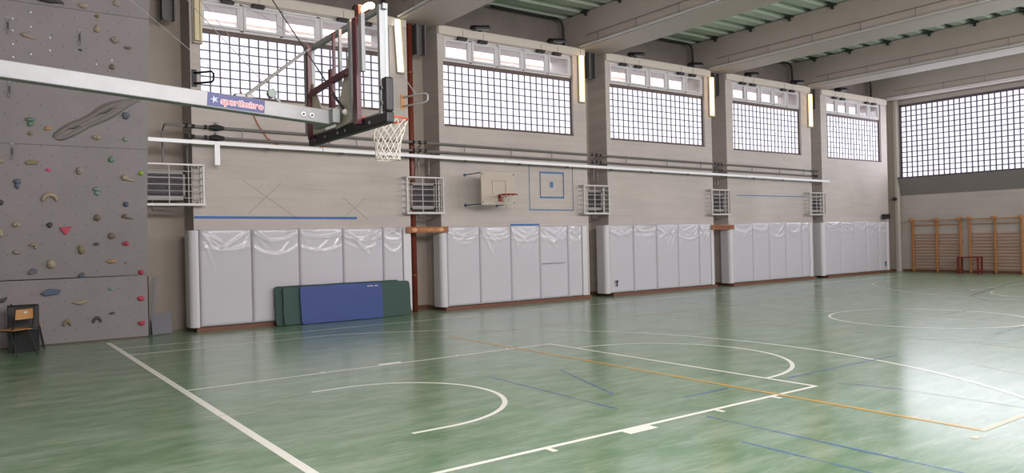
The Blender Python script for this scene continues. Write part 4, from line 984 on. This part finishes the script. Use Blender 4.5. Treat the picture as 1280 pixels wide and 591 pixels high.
for x, z in ((-1.14, 6.0), (-1.14, 5.75), (-1.41, 5.85), (-1.41, 5.65), (-1.41, 5.42), (-1.14, 5.28), (-.85, 5.60), (-.85, 5.38), (-.11, 5.22), (.15, 5.32), (-1.41, 5.2), (-.1, 6.33)):
    o = MB().tube([(x, cwy(z)+.005, z), (x, cwy(z)-.02, z)], .016, 8).build('wall_bolt', WHITE); recentre(o, (x, cwy(z), z)); tag(o, 'small bright bolt head in the upper climbing panels', 'bolt', 'bright bolts on the climbing wall')

# ------------------------------------------------------------------ leaning gym mats
def gym_mat(x0, x1, H_, yb_, lean, th, m, label, seed, jag=.006):
    rnd = random.Random(seed); pts = []; r = .07; W = x1-x0
    def edge(a, b_, n): return [(interp(a[0], b_[0], k/n)+rnd.uniform(-jag, jag), interp(a[1], b_[1], k/n)+rnd.uniform(-jag, jag)) for k in range(1, n)]
    cs = [(r, 0), (W-r, 0), (W, r), (W, H_-r), (W-r, H_), (r, H_), (0, H_-r), (0, r)]
    for k in range(8):
        a = cs[k]; b_ = cs[(k+1) % 8]; pts.append((a[0], max(0, a[1])))
        if k % 2 == 0: pts += [(p[0], max(0, p[1]) if k == 0 else p[1]) for p in edge(a, b_, 14 if k % 4 == 0 else 8)]
        else:
            cx, cy = [(W-r, r), (W-r, H_-r), (r, H_-r), (r, r)][k//2]; a0 = [-PI/2, 0, PI/2, PI][k//2]
            pts += [(cx+r*math.cos(a0+j*PI/10), max(0, cy+r*math.sin(a0+j*PI/10))) for j in range(1, 5)]
    mb = MB(); v = Vector((0, math.sin(lean), math.cos(lean))); n = Vector((0, -math.cos(lean), math.sin(lean)))
    mb.prism(pts, th, ((x0, yb_, .004), (1, 0, 0), v, n)); o = mb.build('gym_mat', m, bevel=.006)
    recentre(o, ((x0+x1)/2, yb_, 0)); tag(o, label, 'gym mat', 'gym mats leaning on the pads'); return o
gym_mat(3.28, 6.3, .86, 8.81, R(6), .03, GMATD, 'rearmost dark green gym mat, its edge showing at the left of the leaning mats', 1)
gym_mat(3.44, 6.55, .83, 8.76, R(6), .03, GMAT, 'green gym mat leaning between the blue mat and the rearmost mat', 2, .012)
o = gym_mat(3.81, 5.79, .835, 8.71, R(6), .035, BMAT, 'blue gym mat leaning in front of the green ones', 3)
m = MB()
for k in range(7): m.bar((5.45+k*.035, 8.752, .765), (5.47+k*.035, 8.752, .765+.0), .004, .014)
m = MB(); 
for k, x in enumerate((5.42, 5.47, 5.52, 5.60, 5.65)): m.box(x, x+.035, 8.745, 8.749, .752, .772)
m.build('painted_mark', WHITE, None); pm = bpy.data.objects['painted_mark']; pm.parent = o; pm.location = -o.location

# ------------------------------------------------------------------ school chair, second chair, black bin
def chair(loc, rz, label):
    t = tag(empty('school_chair'), label, 'chair', 'wooden school chairs')
    CW = mat('chair_wood', '#b8824a', .45, noise=.15, nscale=10, coat=.2)
    m = MB(); m.box(-.19, .19, -.19, .19, .435, .45); so = m.build('seat', CW, t, bevel=.012, seg=3)
    bm_ = MB(); n = 8; rows = []
    for zz in (.64, .68, .76, .79):
        for sd_ in (0, 1):
            pass
    for i in range(n+1):
        a = (i/n-.5)*2; x = a*.185; yv = .21-.02*(1-a*a)*-1
        for z in (.63, .79): pass
    pts = [(a*.185/1, .225+.03*(1-a*a)) for a in [(-1+2*i/n) for i in range(n+1)]]
    poly = pts+[(x, y-.012) for x, y in pts[::-1]]
    bm_.prism(poly, .17, ((0, 0, .62), (1, 0, 0), (0, 1, 0), (0, 0, 1))); bm_.build('backrest', CW, t, bevel=.01)
    st = MB().box(-.03, .03, .2585, .2605, .72, .75).build('sticker', WHITE, t)
    for s_ in (-1, 1):
        MB().tube([(s_*.20, -.22, 0), (s_*.17, -.15, .42), (s_*.17, .1, .43), (s_*.185, .19, .47), (s_*.19, .235, .64), (s_*.19, .25, .8)], .011, 8).build('side_frame', BLACK, t)
        MB().tube([(s_*.20, .29, 0), (s_*.175, .12, .42)], .011, 8).build('leg', BLACK, t)
    m = MB(); m.tube([(-.19, .25, .79), (-.17, .265, .82), (.17, .265, .82), (.19, .25, .79)], .010, 8); m.build('back_frame', BLACK, t)
    MB().tube([(-.17, -.14, .425), (.17, -.14, .425)], .010, 8).tube([(-.175, .11, .425), (.175, .11, .425)], .010, 8).build('stretcher', BLACK, t)
    t.location = loc; t.rotation_euler = (0, 0, rz); return t
chair((-1.516, 7.858, 0), 3.836, 'wooden school chair with black legs standing in front of the black bin')
chair((-1.24, 8.72, 0), PI/2, 'second wooden school chair mostly hidden behind the black bin')
t = tag(empty('mesh_bin'), 'black bin with a solid top half and wire mesh below', 'bin')
x0, x1, ya, yb_ = -1.58, -1.12, 8.19, 8.46
m = MB(); m.box(x0, x1, ya, ya+.012, .42, .82); m.box(x0, x1, yb_-.012, yb_, .42, .82); m.box(x0, x0+.012, ya, yb_, .42, .82); m.box(x1-.012, x1, ya, yb_, .42, .82); m.box(x0, x1, ya, yb_, .80, .82); m.build('upper_body', BLACK, t, bevel=.01)
m = MB()
for k in range(14): x = interp(x0+.01, x1-.01, k/13); m.box(x-.003, x+.003, ya, ya+.006, .02, .42); m.box(x-.003, x+.003, yb_-.006, yb_, .02, .42)
for k in range(13): z = .03+.39*k/12; m.box(x0, x1, ya, ya+.006, z-.003, z+.003); m.box(x0, x1, yb_-.006, yb_, z-.003, z+.003); m.box(x1-.006, x1, ya, yb_, z-.003, z+.003); m.box(x0, x0+.006, ya, yb_, z-.003, z+.003)
for k in range(9): y = interp(ya, yb_, k/8); m.box(x1-.006, x1, y-.003, y+.003, .02, .42); m.box(x0, x0+.006, y-.003, y+.003, .02, .42)
m.build('wire_mesh', DKMET, t)
MB().box(x0, x1, ya, yb_, 0, .025).box(x0+.02, x1-.02, ya+.02, yb_-.02, .025, .36).build('base', mat('bin_inside', '#262826', .8), t)
recentre(t, (-1.4, 8.32, 0))

# ------------------------------------------------------------------ light
wd = bpy.data.worlds.new('sky'); scene.world = wd; wd.use_nodes = True; nt = wd.node_tree; bg = nt.nodes['Background']
bg.inputs[0].default_value = (.86, .90, 1, 1); bg.inputs[1].default_value = 5.5
def area(name, loc, rot, sx, sy, power, col=(1, 1, 1), spread=PI):
    l = bpy.data.lights.new(name, 'AREA'); l.shape = 'RECTANGLE'; l.size = sx; l.size_y = sy; l.energy = power; l.color = col; l.spread = spread; l.specular_factor = 0
    o = bpy.data.objects.new(name, l); o.location = loc; o.rotation_euler = rot; COL.objects.link(o); return o
for k, (a, c) in enumerate(NW):   # daylight entering by the near wall's windows
    area('daylight', ((a+c)/2, YN+.06, 5.6), (PI/2, 0, 0), c-a, 2.8, 1000 if k == 0 else 480, (1, .95, .95))
area('daylight_end', (XE-.35, .18, 5.5), (PI/2, 0, PI/2), 17.5, 2.9, 470, (.92, .91, 1))
l = bpy.data.lights.new('board_lamp_light', 'POINT'); l.energy = 28; l.color = (1, .55, .32); l.shadow_soft_size = .08
o = bpy.data.objects.new('board_lamp_light', l); o.location = (xb+.02, -.5, zb1+.32); COL.objects.link(o)

# ------------------------------------------------------------------ camera
cam = bpy.data.cameras.new('camera'); co = bpy.data.objects.new('camera', cam); COL.objects.link(co); scene.camera = co
yaw, pit, rol, f = .6247516, .00229068, -.02321138, 950.4556
F_ = Vector((math.sin(yaw)*math.cos(pit), math.cos(yaw)*math.cos(pit), math.sin(pit))); r_ = Vector((math.cos(yaw), -math.sin(yaw), 0)); u_ = r_.cross(F_)
r2 = r_*math.cos(rol)+u_*math.sin(rol); u2 = -r_*math.sin(rol)+u_*math.cos(rol)
Mc = Matrix((r2, u2, -F_)).transposed().to_4x4(); Mc.translation = Vector((-2.17559, -7.576444, 1.794271)); co.matrix_world = Mc
cam.sensor_width = 36; cam.sensor_fit = 'HORIZONTAL'; cam.lens = f*36/1280; cam.clip_end = 200; cam.clip_start = .05
scene.view_settings.view_transform = 'Standard'; scene.view_settings.look = 'None'; scene.view_settings.exposure = 0; scene.view_settings.gamma = 1
scene.view_settings.use_curve_mapping = False
scene.cycles.use_denoising = True; scene.cycles.max_bounces = 8; scene.cycles.diffuse_bounces = 5; scene.cycles.sample_clamp_indirect = 6
